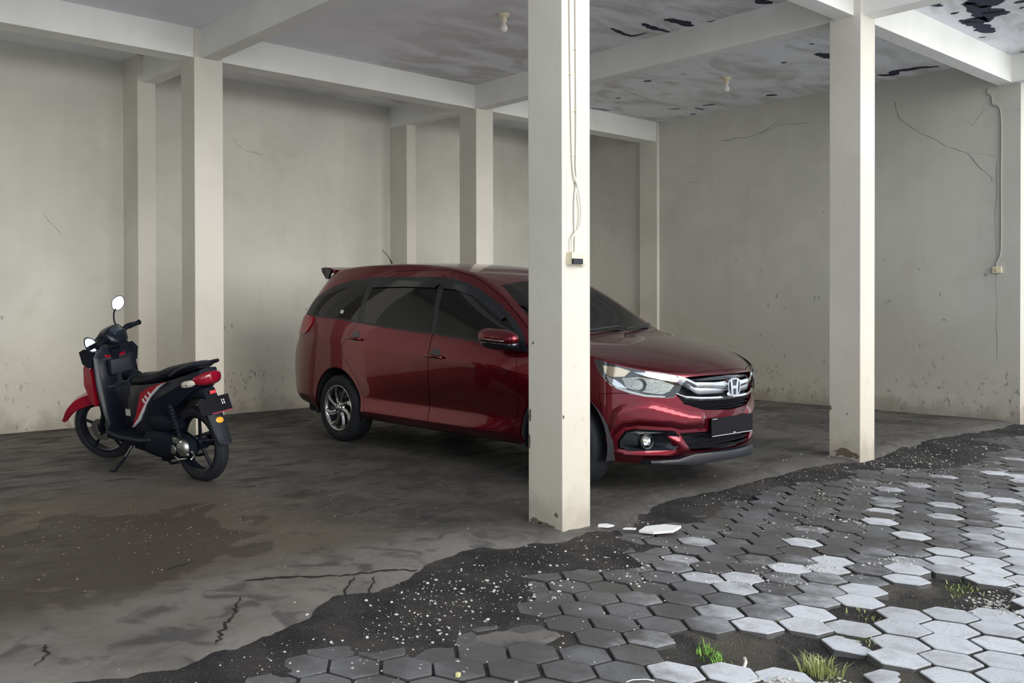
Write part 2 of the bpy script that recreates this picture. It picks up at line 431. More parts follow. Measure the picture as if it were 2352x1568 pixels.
# peeled paint on the ceiling and beams
bm = bmesh.new()
def peel(pts, w, z=HC):
    pts = catmull([(x, y, z) for x, y in pts], 5); L = []; R = []
    for i, p in enumerate(pts):
        t = (pts[min(i+1, len(pts)-1)]-pts[max(i-1, 0)]).normalized(); s_ = Vector((-t.y, t.x, 0))
        e = math.sin(PI*min(1, max(0.04, i/(len(pts)-1))))**.5 if 0 < i < len(pts)-1 else .05
        L.append(bm.verts.new(p+s_*w*e*random.uniform(.5, 1.25)+Vector((0, 0, -.002)))); R.append(bm.verts.new(p-s_*w*e*random.uniform(.5, 1.25)+Vector((0, 0, -.002))))
    for i in range(len(pts)-1): bm.faces.new((L[i], L[i+1], R[i+1], R[i]))
peel( [(3.157, 2.001), (3.348, 2.028), (3.528, 2.033), (3.568, 1.881)] , 0.03 )
peel( [(3.268, 1.737), (3.48, 1.759), (3.733, 1.74)] , 0.035 )
peel( [(3.334, 1.543), (3.511, 1.506), (3.734, 1.502)] , 0.06 )
peel( [(3.705, 1.36), (3.786, 1.236), (3.842, 1.099), (3.827, 0.927), (3.804, 0.796), (3.763, 0.64)] , 0.035 )
peel( [(3.497, 0.77), (3.7, 0.73)] , 0.05 )
peel( [(5.172, 3.025), (5.25, 2.967)] , 0.04 )
peel( [(7.018, 2.526), (7.151, 2.457)] , 0.05 )
peel( [(6.916, 3.34), (6.996, 3.184)] , 0.03 )
peel( [(6.74, 3.733), (6.89, 3.622)] , 0.02 )
peel( [(6.958, 3.472), (7.189, 3.467)] , 0.02 )
peel( [(7.287, 3.74), (7.359, 3.686)] , 0.03 )
peel( [(5.863, 4.318), (6.222, 4.253)] , 0.02 )
peel( [(5.62, 3.744), (5.723, 3.727)] , 0.02 )
peel( [(5.23, 1.128), (5.22, 1.097)] , 0.03 )
peel( [(5.598, 1.245), (5.773, 1.238), (5.933, 1.244)] , 0.06 )
peel( [(7.07, 1.26), (7.194, 1.167), (7.085, 1.057), (7.115, 0.847), (7.227, 0.673)] , 0.07 )
peel( [(5.019, -0.303), (5.5, -0.298), (5.687, -0.205), (5.558, -0.109)] , 0.12 )
peel( [(5.375, -0.354), (5.686, -0.392)] , 0.09 )
peel( [(5.526, -0.085), (5.789, -0.121), (6.065, -0.111), (6.24, -0.12)] , 0.07 )
peel( [(4.97, -0.336), (5.326, -0.434)] , 0.12 )
peel( [(4.841, -0.098), (4.97, -0.137)] , 0.04 )
peel( [(5.248, -0.109), (5.295, -0.145)] , 0.04 )
peel( [(5.341, -0.573), (5.42, -0.604)] , 0.05 )
peel( [(5.57, -0.53), (5.587, -0.557)] , 0.03 )
peel( [(7.278, -0.052), (7.265, -0.082)] , 0.03 )
peel( [(6.314, 0.019), (6.356, -0.03)] , 0.02 )
peel( [(5.694, 1.661), (5.683, 1.603)] , 0.03 )
peel( [(5.228, 2.586), (5.299, 2.532)] , 0.01 )
obj('peeled_paint', bm, M_peel, ceiling)

# ------------------------------------------------------------------ ground
EDGE = [(-8, -.15), (-3.6, -.2), (-3.08, -.25), (-2.53, -.40), (-2.18, -.30), (-1.91, -.24), (-1.66, -.13), (-1.45, -.18), (-1.15, -.09), (-.97, .0), (-.69, .07), (-.46, .03),
        (-.19, -.02), (.06, -.03), (.25, .0), (.64, .06), (1.3, .17), (1.78, .14), (2.52, .16), (3.08, .21), (3.51, .17), (3.71, .03), (4.2, .05), (4.8, .16), (5.59, .2), (6.14, .13), (6.97, .06), (7.86, .08), (9.4, .05)]
def edge_y(x):
    for (a, ya), (b, yb) in zip(EDGE, EDGE[1:]):
        if a <= x <= b:
            t = (x-a)/(b-a); return ya+(yb-ya)*t
    return 0
def slab_z(x, y):
    d = y-(edge_y(x)+.03*N(x*6, 3.3)+.02*N(x*17, 1.3))
    z = 0.004*N(x*1.5, y*1.5)+.0015*N(x*9, y*9)
    z = min(z, 0.0015)
    fall = sstep(-.16, .14 if x > -.5 else .30, d)
    return z*fall-.06*(1-fall)**1.6
bm = bmesh.new()
xs = [-8+i*.2 for i in range(20)]+[-4+.035*i for i in range(346)]; xs = [x for x in xs if x <= XR+.25]
ys = [-.97+.03*i for i in range(64)]+[.95+.25*i for i in range(21)]
V = [[bm.verts.new((x, y, slab_z(x, y) if y > -.95 else -.12)) for y in ys] for x in xs]
for i in range(len(xs)-1):
    for j in range(len(ys)-1):
        bm.faces.new((V[i][j], V[i+1][j], V[i+1][j+1], V[i][j+1])).smooth = True
floor = S('floor', bm, M_floor, 'dark stained concrete carport floor under the car and scooter', 'floor')
# cracks in the apron
bm = bmesh.new()
def fc(l, w):
    ribbon(bm, [(p.x, p.y, slab_z(p.x, p.y)) for p in crackpath([(x, y, 0) for x, y in l], .012, 7)], (0, 0, 1), w, off=.003)
fc( [(-2.021, 0.096), (-2.133, -0.049), (-2.256, -0.176), (-2.347, -0.27)] , 0.01 )
fc( [(-1.452, 0.024), (-1.608, -0.098), (-1.704, -0.246)] , 0.007 )
fc( [(-1.356, -0.008), (-1.478, -0.121), (-1.555, -0.162)] , 0.006 )
fc( [(-0.962, 0.005), (-1.027, -0.132)] , 0.008 )
fc( [(-1.885, 0.295), (-1.718, 0.224), (-1.463, 0.059), (-1.232, 0.019), (-1.095, -0.015)] , 0.014 )
fc( [(-2.972, -0.107), (-2.895, -0.016), (-2.879, 0.078)] , 0.008 )
fc( [(-2.097, 0.661), (-1.93, 0.716)] , 0.006 )
obj('floor_crack', bm, simple('floor_crack', (.035, .032, .032), .95, spec=.1), floor)

HOLES = [((-.80, -1.47), .22, .10), ((-.62, -1.68), .26, .09), ((.45, -1.66), .20, .08), ((.68, -1.78), .22, .09), ((.85, -1.62), .16, .07), ((.03, -1.60), .09, .05), ((-1.42, -.78), .16, .05), ((-1.25, -.86), .12, .05), ((-.55, -.68), .14, .03), ((2.1, -.75), .12, .03)]
def holes(x, y):
    h = 0
    for (c, r, d) in HOLES:
        q = math.hypot(x-c[0], y-c[1])/r; h = max(h, d*(1-sstep(.55, 1.15, q)))
    return h
def dirt_z(x, y):
    D = edge_y(x)-y
    left = sstep(0.2, -1.8, x)*.22
    right = sstep(2.5, 6.0, x)*.30
    t = .62+left+right-D*1.05+.55*N(x*1.1+4, y*1.5)+.30*N(x*3.1, y*3.4)+.08*N(x*9, y*9)
    z = -.057+.039*sstep(0, 1, t)
    z += .003*N(x*14, y*14)+.0015*N(x*40, y*40)-holes(x, y)*.30
    return min(z, -.027)
bm = bmesh.new()
xs = [-4.4+.045*i for i in range(60)]+[-1.7+.022*i for i in range(210)]+[2.92+.05*i for i in range(130)]
ys = [.30-.022*i for i in range(60)]+[-1.02-.026*i for i in range(88)]+[-3.4, -3.7, -5, -8, -13.1]
V = [[bm.verts.new((x, y, dirt_z(x, y) if y > -3.4 else -.075)) for y in ys] for x in xs]
for i in range(len(xs)-1):
    for j in range(len(ys)-1):
        bm.faces.new((V[i][j], V[i][j+1], V[i+1][j+1], V[i+1][j])).smooth = True
M_far = simple('light_paving_beyond', (.68, .69, .70), .85, bump=.3, bscale=30)
for f in bm.faces:
    if f.calc_center_median().y < -3.6: f.material_index = 1
ground = S('ground', bm, [M_dirt, M_far], 'black gritty soil between the concrete edge and the paving', 'ground')

# hexagonal paving: fitted lattice of 19 cm pavers
bm = bmesh.new(); tone = []
HA = -.7056; HS = .1902; H0 = Vector((-.3956, -1.875))
v1 = Vector((math.cos(HA), math.sin(HA)))*HS; v2 = Vector((math.cos(HA+PI/3), math.sin(HA+PI/3)))*HS
RH = HS/math.sqrt(3)
for i in range(-60, 60):
    for j in range(-60, 60):
        c = H0+v1*i+v2*j
        if not (-3.6 < c.x < 9.2 and -3.6 < c.y < edge_y(c.x)-.20): continue
        if c.x > 2.5 and c.y < -2.2: continue
        if holes(c.x, c.y) > .035: continue
        rnd = random.Random(i*131+j*977)
        zt = -.045+rnd.uniform(-.003, .003)-(.006 if rnd.random() < .12 else 0)
        if holes(c.x, c.y) > .012: zt -= .01
        tx, ty = rnd.uniform(-.02, .02), rnd.uniform(-.02, .02)
        c2 = c+Vector((rnd.uniform(-.003, .003), rnd.uniform(-.003, .003))); rot = rnd.uniform(-.02, .02)
        n0 = len(bm.faces)
        ring = []
        for k in range(6):
            a = HA+PI/6+k*PI/3+rot; r = RH-.0035-rnd.uniform(0, .003)
            p0 = Vector((math.cos(a), math.sin(a)))*r
            # two points per corner -> slightly worn corners
            for s_ in (-1, 1):
                q = p0*(1-.035)+Vector((-p0.y, p0.x))*.045*s_
                ring.append(q)
        nn = len(ring)
        mid = []
        for k in range(nn):  # wobble on the long edges
            mid.append(ring[k])
            if k % 2 == 1:
                e = ring[k].lerp(ring[(k+1) % nn], .5); mid.append(e*(1-rnd.uniform(-.004, .012)))
        ring = mid; nn = len(ring)
        def Z(q, d): return zt+q.x*tx+q.y*ty-d
        A = [bm.verts.new((c2.x+q.x*.955, c2.y+q.y*.955, Z(q, 0))) for q in ring]
        B = [bm.verts.new((c2.x+q.x*.99, c2.y+q.y*.99, Z(q, .0035))) for q in ring]
        C = [bm.verts.new((c2.x+q.x, c2.y+q.y, Z(q, .045))) for q in ring]
        cv = bm.verts.new((c2.x, c2.y, Z(Vector((0, 0)), -.0008)))
        for k in range(nn):
            k2 = (k+1) % nn
            bm.faces.new((A[k], A[k2], cv)); bm.faces.new((B[k], B[k2], A[k2], A[k])); bm.faces.new((C[k], C[k2], B[k2], B[k]))
        tone += [rnd.random()]*(nn*3)
me = bpy.data.meshes.new('paving'); bm.to_mesh(me); bm.free()
at = me.attributes.new('tone', 'FLOAT', 'FACE'); at.data.foreach_set('value', tone)
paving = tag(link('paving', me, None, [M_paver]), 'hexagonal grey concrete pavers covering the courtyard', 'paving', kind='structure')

# building across the courtyard (only ever seen mirrored in the car paint)
bm = bmesh.new(); box(bm, -9, 10, -13.2, -13, -.1, 1.3)
opp = S('wall_opposite', bm, plaster('ochre_render', (.80, .46, .26), .6, .5, .5), 'ochre rendered wall across the courtyard', 'wall')
bm = bmesh.new()
for k in range(6): box(bm, -7+k*2.6, -5.9+k*2.6, -13.0, -12.96, .5, 1.0, 0)
obj('window', bm, simple('dark_pane', (.05, .05, .06), .1), opp)

# pebbles and light crumbs strewn over the grit
def stones(name, spots, m, label):
    bm = bmesh.new()
    for (x, y, r) in spots:
        D = edge_y(x)-y
        z = dirt_z(x, y) if D > 0 else slab_z(x, y)
        z = max(z, -.047 if holes(x, y) < .01 else -1)
        vs = []; a0 = random.random()*6
        mt = Matrix.Translation((x, y, z+r*.25)) @ Matrix.Rotation(a0, 4, 'Z') @ Matrix.Diagonal((r*random.uniform(.8, 1.5), r*random.uniform(.6, 1), r*random.uniform(.4, .7), 1))
        q = bmesh.ops.create_icosphere(bm, subdivisions=1, radius=1, matrix=mt)
        for v in q['verts']: v.co += Vector((random.uniform(-1, 1), random.uniform(-1, 1), random.uniform(-1, 1)))*r*.15
    return tag(obj(name, bm, m), label, 'gravel', kind='stuff')
sp = []
for _ in range(1700):
    x = random.uniform(-3.2, 7.5); D = abs(random.gauss(0, .55)); y = edge_y(x)-.05-D
    if y < -2.2: continue
    if N(x*1.6+9, y*2.0)+.25*random.random() < .02: continue
    sp.append((x, y, .9*random.choice((.002, .0025, .003, .003, .004, .006))))
for (cx_, cy_, s_, n) in ((-1.1, -.50, .45, 170), (-1.9, -.85, .3, 60), (3.2, -.35, .6, 160), (2.0, -.3, .5, 120), (.60, -1.90, .10, 220), (.75, -1.85, .10, 200), (-.90, -1.72, .09, 240), (-.78, -1.80, .06, 130), (-1.35, -.50, .30, 110), (-.95, -.40, .3, 110), (-.2, -.65, .25, 120), (1.5, -.75, .25, 160), (.2, -1.05, .15, 120), (.5, -1.15, .12, 100), (4.0, -.25, .3, 140), (5.0, -.55, .5, 200), (.9, -1.3, .12, 120)):
    for _ in range(n):
        sp.append((random.gauss(cx_, s_), random.gauss(cy_, s_*.6), random.choice((.002, .0025, .003, .004, .005, .008))))
stones('gravel', sp, M_stone, 'loose pale pebbles and grit scattered over soil and pavers')
sp = [(random.gauss(-1.9, .6), random.gauss(1.4, .5), random.choice((.002, .003, .004))) for _ in range(240)]
stones('rubble_crumbs', sp, simple('brown_crumbs', (.36, .29, .22), .9), 'brown crumbs lying on the muddy floor before the scooter')

def tuft(name, spots, m, label, h=.05, n=26, spread=.05):
    bm = bmesh.new()
    for (x, y, f) in spots:
        for _ in range(int(n*f)):
            px, py = random.gauss(x, spread*f), random.gauss(y, spread*f*.8); z = max(dirt_z(px, py), -.12)
            a = random.uniform(0, 2*PI); l = h*random.uniform(.4, 1.1); w = random.uniform(.0015, .0035)
            d = Vector((math.cos(a), math.sin(a), 0)); s_ = Vector((-d.y, d.x, 0))
            p0 = Vector((px, py, z)); p1 = p0+d*l*.25+Vector((0, 0, l*.7)); p2 = p0+d*l*.7+Vector((0, 0, l))
            vs = [bm.verts.new(q) for q in (p0-s_*w, p0+s_*w, p1+s_*w*.8, p1-s_*w*.8, p2)]
            bm.faces.new(vs[:4]); bm.faces.new((vs[3], vs[2], vs[4]))
    return tag(obj(name, bm, m), label, 'grass', kind='stuff')
tuft('grass', [(-.80, -1.36, .8), (-.85, -1.40, .9), (-.87, -1.45, .7)], M_grass, 'bright green weed in the soil gap beside the white stick', .035, 40, .035)
tuft('weed', [(-.68, -1.74, 1.0), (-.69, -1.70, .7)], M_grass2, 'yellowish weed clump growing between pavers beside the pebbles', .07, 60, .03)
tuft('moss', [(.03, -1.60, .9), (.9, -1.66, 1.), (.75, -1.68, 1.), (-.3, -1.73, .5), (-.36, -1.42, .3), (-1.04, -1.52, .5)], M_grass2, 'thin moss and grass in the small gaps of the paving', .02, 30, .06)

# single pieces of litter
def shard(name, pts, h, m, label, cat, loc, rz=0, tilt=(0, 0), group=None):
    bm = bmesh.new(); prism(bm, pts, 0, h, 'z')
    o = obj(name, bm, m); o.location = loc; o.rotation_euler = (tilt[0], tilt[1], rz)
    return tag(o, label, cat, group)
M_white = simple('white_chips', (.88, .88, .88), .6)
shard('plaster_shard', [(-.12, -.02), (-.05, -.06), (.06, -.055), (.13, .01), (.05, .05), (-.06, .04)], .014, M_white, 'large white broken shard lying by the foot of the cable column', 'debris', (.50, -.28, -.022), -.65, (.10, -.06))
shard('plaster_shard', [(-.05, -.01), (.0, -.03), (.05, -.01), (.02, .02), (-.03, .02)], .008, M_white, 'small white chip right beside the foot of the cable column', 'debris', (.33, -.04, -.020), -.5, (.1, 0))
shard('plaster_shard', [(-.04, -.01), (.03, -.015), (.04, .01), (-.02, .015)], .006, M_white, 'thin white sliver between the small chip and the large shard', 'debris', (.38, -.17, -.020), -.7)
bm = bmesh.new(); tube(bm, [(-.055, 0, .006), (.05, 0, .010), (.075, .008, .012)], [.006, .006, .007], 8)
o = obj('stick', bm, simple('bleached_wood', (.72, .68, .60), .7)); o.location = (-.86, -1.535, -.085); o.rotation_euler = (0, -.12, .35)
tag(o, 'short bleached stick lying in the soil gap among pavers', 'stick')
bm = bmesh.new(); box(bm, -.009, .009, -.007, .007, 0, .014, 0, .002)
o = obj('food_crumb', bm, simple('pale_yellow', (.80, .74, .35), .7)); o.location = (-1.79, -1.0, -.045); o.rotation_euler = (0, 0, .4)
tag(o, 'small pale yellow cube lying on a dark paver', 'crumb')
bm = bmesh.new(); tube(bm, [(-.05, 0, .003), (-.02, .012, .004), (.03, .008, .004), (.05, -.006, .003)], .002, 6)
o = obj('plastic_strip', bm, M_white); o.location = (-1.33, -1.42, -.043); o.rotation_euler = (0, 0, -.5)
tag(o, 'thin white curved strip lying on a paver', 'litter')

# ------------------------------------------------------------------ electrics
M_pvc = simple('aged_cream_plastic', (.78, .70, .52), .45); M_cable = simple('dirty_white_cable', (.74, .71, .64), .5)
M_black = simple('black_plastic', (.008, .010, .014), .45)
t = tag(empty('switch_box', (.112, 0, 1.515)), 'cream switch box with black rocker on the cable column', 'switch')
bm = bmesh.new(); box(bm, -.075, .012, -.040, 0, -.033, .036, 0, .003); obj('housing', bm, M_pvc, t)
bm = bmesh.new(); box(bm, -.079, .004, -.054, -.0405, -.032, .000, 0, .002); obj('rocker', bm, M_black, t)
bm = bmesh.new(); box(bm, .013, .070, -.034, 0, -.036, .036, 0, .004); box(bm, .022, .062, -.037, -.0338, -.026, .026, 0, .0015); obj('socket_cover', bm, M_pvc, t)
for k, (pts, lab) in enumerate((([(.052, 3.58), (.060, 2.9), (.072, 2.3), (.085, 2.02), (.110, 1.93), (.135, 1.84), (.142, 1.76), (.125, 1.69), (.085, 1.66), (.060, 1.62), (.056, 1.551)], 'left'),
                                ([(.108, 3.58), (.112, 2.9), (.116, 2.3), (.112, 2.06), (.116, 1.96), (.100, 1.86), (.098, 1.72), (.103, 1.62), (.100, 1.551)], 'right'))):
    bm = bmesh.new(); tube(bm, catmull([(x, -.0205 if (k == 0 and z < 1.95) else -.009, z) for x, z in pts], 5), .0055, 8)
    cb = obj('cable', bm, M_cable)
    tag(cb, 'white cable running down the front column, '+('looping out just above the switch box' if k == 0 else 'straight into the top of the switch box'), 'cable')
    for z in ((2.55, 3.1, 2.1) if k == 0 else (2.7, 3.3, 2.35, 1.95)):
        x = (.067 if z < 2.8 else .058) if k == 0 else .114
        if z == 2.1: x = .081
        bm = bmesh.new(); box(bm, x-.010, x+.010, -.0155, 0, z-.004, z+.004, 0, .001); obj('clip', bm, M_pvc, cb)
bm = bmesh.new(); tube(bm, catmull([(XR-.009, y, z) for y, z in ((.285, 3.585), (.30, 3.53), (.262, 3.49), (.250, 3.40), (.20, 3.37), (.178, 3.30), (.170, 3.10), (.172, 2.6), (.170, 2.1), (.175, 1.80), (.21, 1.70), (.212, 1.645))], 5), .0075, 8)
tag(obj('cable', bm, simple('grey_cable', (.42, .40, .36), .6)), 'grey cable running down the end of the right side wall', 'cable')
t = tag(empty('wall_switch', (XR, .205, 1.615)), 'small cream switch at the end of the cable on the right wall', 'switch')
bm = bmesh.new(); box(bm, -.028, 0, -.042, .042, -.035, .035, 0, .004); obj('housing', bm, M_pvc, t)
bm = bmesh.new(); box(bm, -.034, -.0285, -.014, .014, -.018, .018, 0, .002); obj('rocker', bm, simple('yellowed_plastic', (.70, .60, .40), .5), t)

def bulb(loc, label, sc=1.0, m=None):
    t = tag(empty('ceiling_lamp', loc), label, 'lamp')
    bm = bmesh.new(); lathe(bm, [(0, 0), (.050, 0), (.052, -.012), (.040, -.030), (.028, -.034), (.028, -.075), (.024, -.080), (0, -.080)], 'z', 20)
    box(bm, -.062, .062, -.014, .014, -.014, 0, 0, .003); obj('socket', bm, M_pvc, t)
    bm = bmesh.new(); lathe(bm, [(.016, -.0805), (.018, -.095), (.030, -.112), (.036, -.130), (.033, -.150), (.020, -.164), (0, -.168)], 'z', 20)
    obj('bulb', bm, simple('unlit_frosted_glass', (.80, .80, .78), .25), t)
    return t
bulb((2.039, 2.317, HC), 'unlit bulb in a cream socket on the ceiling above the car bay')
bulb((5.786, 2.350, HC), 'dusty unlit bulb on the stained ceiling right of the cross beam')

# sliver of the neighbouring property past the wall end
bm = bmesh.new(); box(bm, 7.66, 9.3, -.05, .06, -.1, 2.42)
S('wall_neighbour', bm, M_col, 'cream neighbour wall just past the end of the right wall', 'wall')
t = tag(empty('roller_shutter', (7.70, -.02, 2.43)), 'dark maroon shutter above the neighbour wall at the picture edge', 'shutter')
bm = bmesh.new(); box(bm, 0, 1.3, -.05, .04, 0, 1.15)
for k in range(14): box(bm, .0, 1.3, -.062, -.050, .02+k*.08, .07+k*.08)
obj('slat_panel', bm, simple('maroon_metal', (.045, .022, .035), .5), t)
bm = bmesh.new(); box(bm, -.06, -.005, -.06, .04, -.30, .02); obj('guide_rail', bm, simple('blue_grey_metal', (.08, .11, .17), .4), t)

# ------------------------------------------------------------------ car
def carpaint():
    m, t, b = newmat('metallic_red_paint'); g = G(t, True)
    b.inputs['Base Color'].default_value = (.165, .002, .014, 1)
    b.inputs['Metallic'].default_value = .88; b.inputs['Roughness'].default_value = .30
    b.inputs['Specular IOR Level'].default_value = .5
    b.inputs['Coat Weight'].default_value = 1.0; b.inputs['Coat Roughness'].default_value = .02
    return m
C_red = carpaint()
C_blk = simple('trim_black', (.010, .012, .018), .45, coat=.2)
C_gloss = simple('gloss_black', (.006, .008, .014), .12, coat=.5)
C_tyre = simple('tyre_rubber', (.010, .012, .018), .75, bump=.2, bscale=80)
C_chrome = simple('chrome', (.75, .77, .80), .10, metal=1.0)
C_rim = simple('machined_alloy', (.62, .62, .62), .22, metal=1.0)
C_rimdk = simple('dark_alloy', (.03, .032, .038), .35, metal=.6)
C_dark = simple('dark_cabin', (.014, .015, .020), .8)
C_seat = simple('seat_fabric', (.045, .046, .055), .9)
C_tail = simple('tail_lamp_red', (.42, .010, .02), .12, coat=1.0)
C_plate = simple('plate_black', (.008, .008, .012), .8, spec=.2)
def glass_mat(name, tint, refl=1.0, rough=0.0):
    m = bpy.data.materials.new(name); m.use_nodes = True; t = m.node_tree; t.nodes.clear()
    o = t.nodes.new('ShaderNodeOutputMaterial'); mx = t.nodes.new('ShaderNodeMixShader')
    tr = t.nodes.new('ShaderNodeBsdfTransparent'); gl = t.nodes.new('ShaderNodeBsdfGlossy'); fr = t.nodes.new('ShaderNodeFresnel')
    tr.inputs[0].default_value = (*tint, 1); gl.inputs['Roughness'].default_value = rough; fr.inputs[0].default_value = 1.5
    gl.inputs[0].default_value = (refl, refl, refl, 1)
    t.links.new(fr.outputs[0], mx.inputs[0]); t.links.new(tr.outputs[0], mx.inputs[1]); t.links.new(gl.outputs[0], mx.inputs[2])
    t.links.new(mx.outputs[0], o.inputs[0]); return m
C_glass = glass_mat('tinted_glass', (.045, .08, .13))
C_wsglass = glass_mat('windscreen_glass', (.26, .33, .38))
C_lens = glass_mat('clear_lens', (.96, .97, .98))

CAR = tag(empty('car', (1.83173, 3.41835, 0), (0, 0, math.radians(-91.3))),
          'dark red people carrier parked behind the cable column, its front towards the courtyard', 'car')

# control cage of one half; box topology (side wall, nose, tail, top)
LOW = [ # X, half width at sill level for each of the 15 side stations
 (3.03,.765),(2.95,.805),(2.72,.835),(2.47,.845),(2.28,.85),(2.02,.85),(1.72,.85),(1.42,.85),(.90,.85),(.28,.85),(-.20,.845),(-.45,.83),(-.66,.80),(-.82,.755),(-.93,.68)]
EDG = [(3.06,.745,.865),(2.90,.795,.915),(2.68,.805,.955),(2.46,.79,.99),(2.34,.745,1.04),(2.06,.665,1.245),(1.76,.60,1.435),(1.45,.575,1.545),(.90,.575,1.615),(.22,.585,1.628),(-.18,.59,1.618),(-.42,.60,1.575),(-.56,.64,1.365),(-.70,.685,1.17),(-.86,.70,.995)]
CTR = [(3.425,.80),(3.28,.865),(3.02,.945),(2.72,1.005),(2.50,1.025),(2.16,1.215),(1.78,1.475),(1.42,1.59),(.90,1.64),(.22,1.655),(-.28,1.645),(-.52,1.60),(-.68,1.385),(-.88,1.17),(-.985,.995)]
def beltz(x):
    P = [(-.9,1.185),(-.6,1.17),(.41,1.09),(1.345,1.025),(1.84,.975),(2.14,.925),(2.35,.895)]
    for (a, za), (b, zb_) in zip(P, P[1:]):
        if x <= b: return za+(zb_-za)*max(0, (x-a)/(b-a))
    return P[-1][1]
NS = 15
def side_pts(i):
    xl, w = LOW[i]; xe, ye, ze = EDG[i]
    front = i < 4; L = []
    bot = .205 if i == 0 else .25
    if i >= 11: bot = .29+(i-11)*.02
    L.append((xl, w-.05, bot)); L.append((xl, w-.004, bot+.055))
    if front or i >= 12:
        zs = [.42, .56, .68] if front else [.44, .58, .74]
        for z in zs: L.append((xl+(.015 if i == 0 else 0)-(.05 if i == 14 and z > .5 else 0), w+(0 if z < .6 else -.003), z))
    else:
        k = .034*math.sin(PI*min(1, max(0, (i-3)/8)))
        L.append((xl, w-.004-k, .43)); L.append((xl, w+.003-k*.3, .60)); L.append((xl, w+.006, .80+.15*(2.2-xl)/2.4))
    if front:
        for f in (.35, .62, .82, .95):
            z = .68+(ze-.68)*f
            L.append((xl+(xe-xl)*f, w+(ye-w)*f**2.2, z))
    elif i <= 12:
        zb_ = beltz(xl)
        if i == 4: zb_ = .93
        L.append((xl, w-.020, zb_-.045)); L.append((xl+(xe-xl)*.15, .812 if i < 11 else w-.02, zb_))
        for f in (.45, .84):
            z = zb_+(ze-zb_)*f; b = .030*math.sin(PI*f)
            y0 = .812 if i < 11 else w-.02
            L.append((xl+(xe-xl)*(.15+.85*f), y0+(ye-y0)*f+b, z))
    else:
        for f in (.25, .5, .72, .9):
            L.append((xl+(xe-xl)*f-.05*(1-f), w+(ye-w)*f, .74+(ze-.74)*f))
    L.append((xe, ye, ze))
    return L
JY = [0, .36, .70]   # fractions across the top for inner columns
side = [side_pts(i) for i in range(NS)]; NL = len(side[0])
def nose(j, k):  # j 0..2 inner columns (0 = centre), k level
    y = (0, .30, .55)[j]; base = 3.425-.5*y*y-.2*(y/.84)**8
    zs = [.205, .262, .40, .54, .64, .70, .74, .77, .79, (.80, .802, .81)[j]]
    dx = [-.10, -.015, 0, .0, .0, .0, .0, -.002, -.006, -.02][k]
    return (base+dx, y, zs[k])
def tailp(j, k):
    y = (0, .27, .52)[j]; r = (0, .01, .05)[j]
    zs = [.31, .38, .48, .60, .76, .83, .88, .93, .965, .995]
    xs_ = [-.90, -.96, -1.0, -1.025, -1.03, -1.02, -1.0, -.985, -.98, -.985]
    return (xs_[k]+r, y, zs[k])
bm = bmesh.new(); grid = {}
def V_(key, p):
    if key not in grid: grid[key] = bm.verts.new(p)
    return grid[key]
def sv(i, k): return V_(('s', i, k), side[i][k])
def nv(j, k): return sv(0, k) if j == 3 else V_(('n', j, k), nose(j, k))
def tv(j, k): return sv(NS-1, k) if j == 3 else V_(('t', j, k), tailp(j, k))
def topv(i, j):
    if j == 3: return sv(i, NL-1)
    if i == 0: return nv(j, NL-1)
    if i == NS-1: return tv(j, NL-1)
    f = JY[j]; (xe, ye, ze), (xc, zc) = EDG[i], CTR[i]
    q = f**2.2
    return V_(('c', i, j), (xc+(xe-xc)*q, ye*f, zc+(ze-zc)*q*(.9 if i < 6 else .75)))
for i in range(NS-1):
    for k in range(NL-1): bm.faces.new((sv(i, k), sv(i+1, k), sv(i+1, k+1), sv(i, k+1)))
    for j in range(3): bm.faces.new((topv(i, j), topv(i, j+1), topv(i+1, j+1), topv(i+1, j)))
for k in range(NL-1):
    for j in range(3):
        bm.faces.new((nv(j, k), nv(j+1, k), nv(j+1, k+1), nv(j, k+1)))
        bm.faces.new((tv(j, k), tv(j, k+1), tv(j+1, k+1), tv(j+1, k)))
# mirror
half = list(bm.faces); mp = {}
for v in list(bm.verts):
    mp[v] = v if abs(v.co.y) < 1e-6 else bm.verts.new((v.co.x, -v.co.y, v.co.z))
for f in half: bm.faces.new([mp[v] for v in reversed(f.verts)])
bmesh.ops.recalc_face_normals(bm, faces=bm.faces)
cl = bm.edges.layers.float.new('crease_edge')
for i in range(NS-1):
    for s_ in (0, 1):
        a, b = sv(i, NL-1), sv(i+1, NL-1)
        if s_: a, b = mp[a], mp[b]
        e = bm.edges.get((a, b))
        if e: e[cl] = .45 if i > 3 else .35
        a, b = sv(i, 6), sv(i+1, 6)
        if s_: a, b = mp[a], mp[b]
        e = bm.edges.get((a, b))
        if e and i >= 4: e[cl] = .5
        for lv, cw in ((4, .55), (2, .35), (1, .4)):
            a, b = sv(i, lv), sv(i+1, lv)
            if s_: a, b = mp[a], mp[b]
            e = bm.edges.get((a, b))
            if e and 4 <= i <= 10: e[cl] = cw
me = bpy.data.meshes.new('body'); bm.to_mesh(me); bm.free()
tmp = link('body', me)
md = tmp.modifiers.new('sub', 'SUBSURF'); md.levels = 3; md.render_levels = 3
def bake(o):
    dg = bpy.context.evaluated_depsgraph_get(); dg.update()
    ev = o.evaluated_get(dg); m2 = bpy.data.meshes.new_from_object(ev)
    old = o.data; o.modifiers.clear(); o.data = m2; m2.name = o.name
    if old.users == 0: bpy.data.meshes.remove(old)
    return o
bake(tmp)
nrm_src = tmp.data.copy()
bmq = bmesh.new(); bmq.from_mesh(nrm_src); bmesh.ops.recalc_face_normals(bmq, faces=bmq.faces); BV = BVHTree.FromBMesh(bmq); bmq.free()
def cast(p, d, far=8.0):
    """first hit on the smooth body surface coming from outside along -d"""
    d = Vector(d).normalized(); h = BV.ray_cast(Vector(p)+d*far, -d)
    return (h[0], h[1]) if h[0] else (None, None)
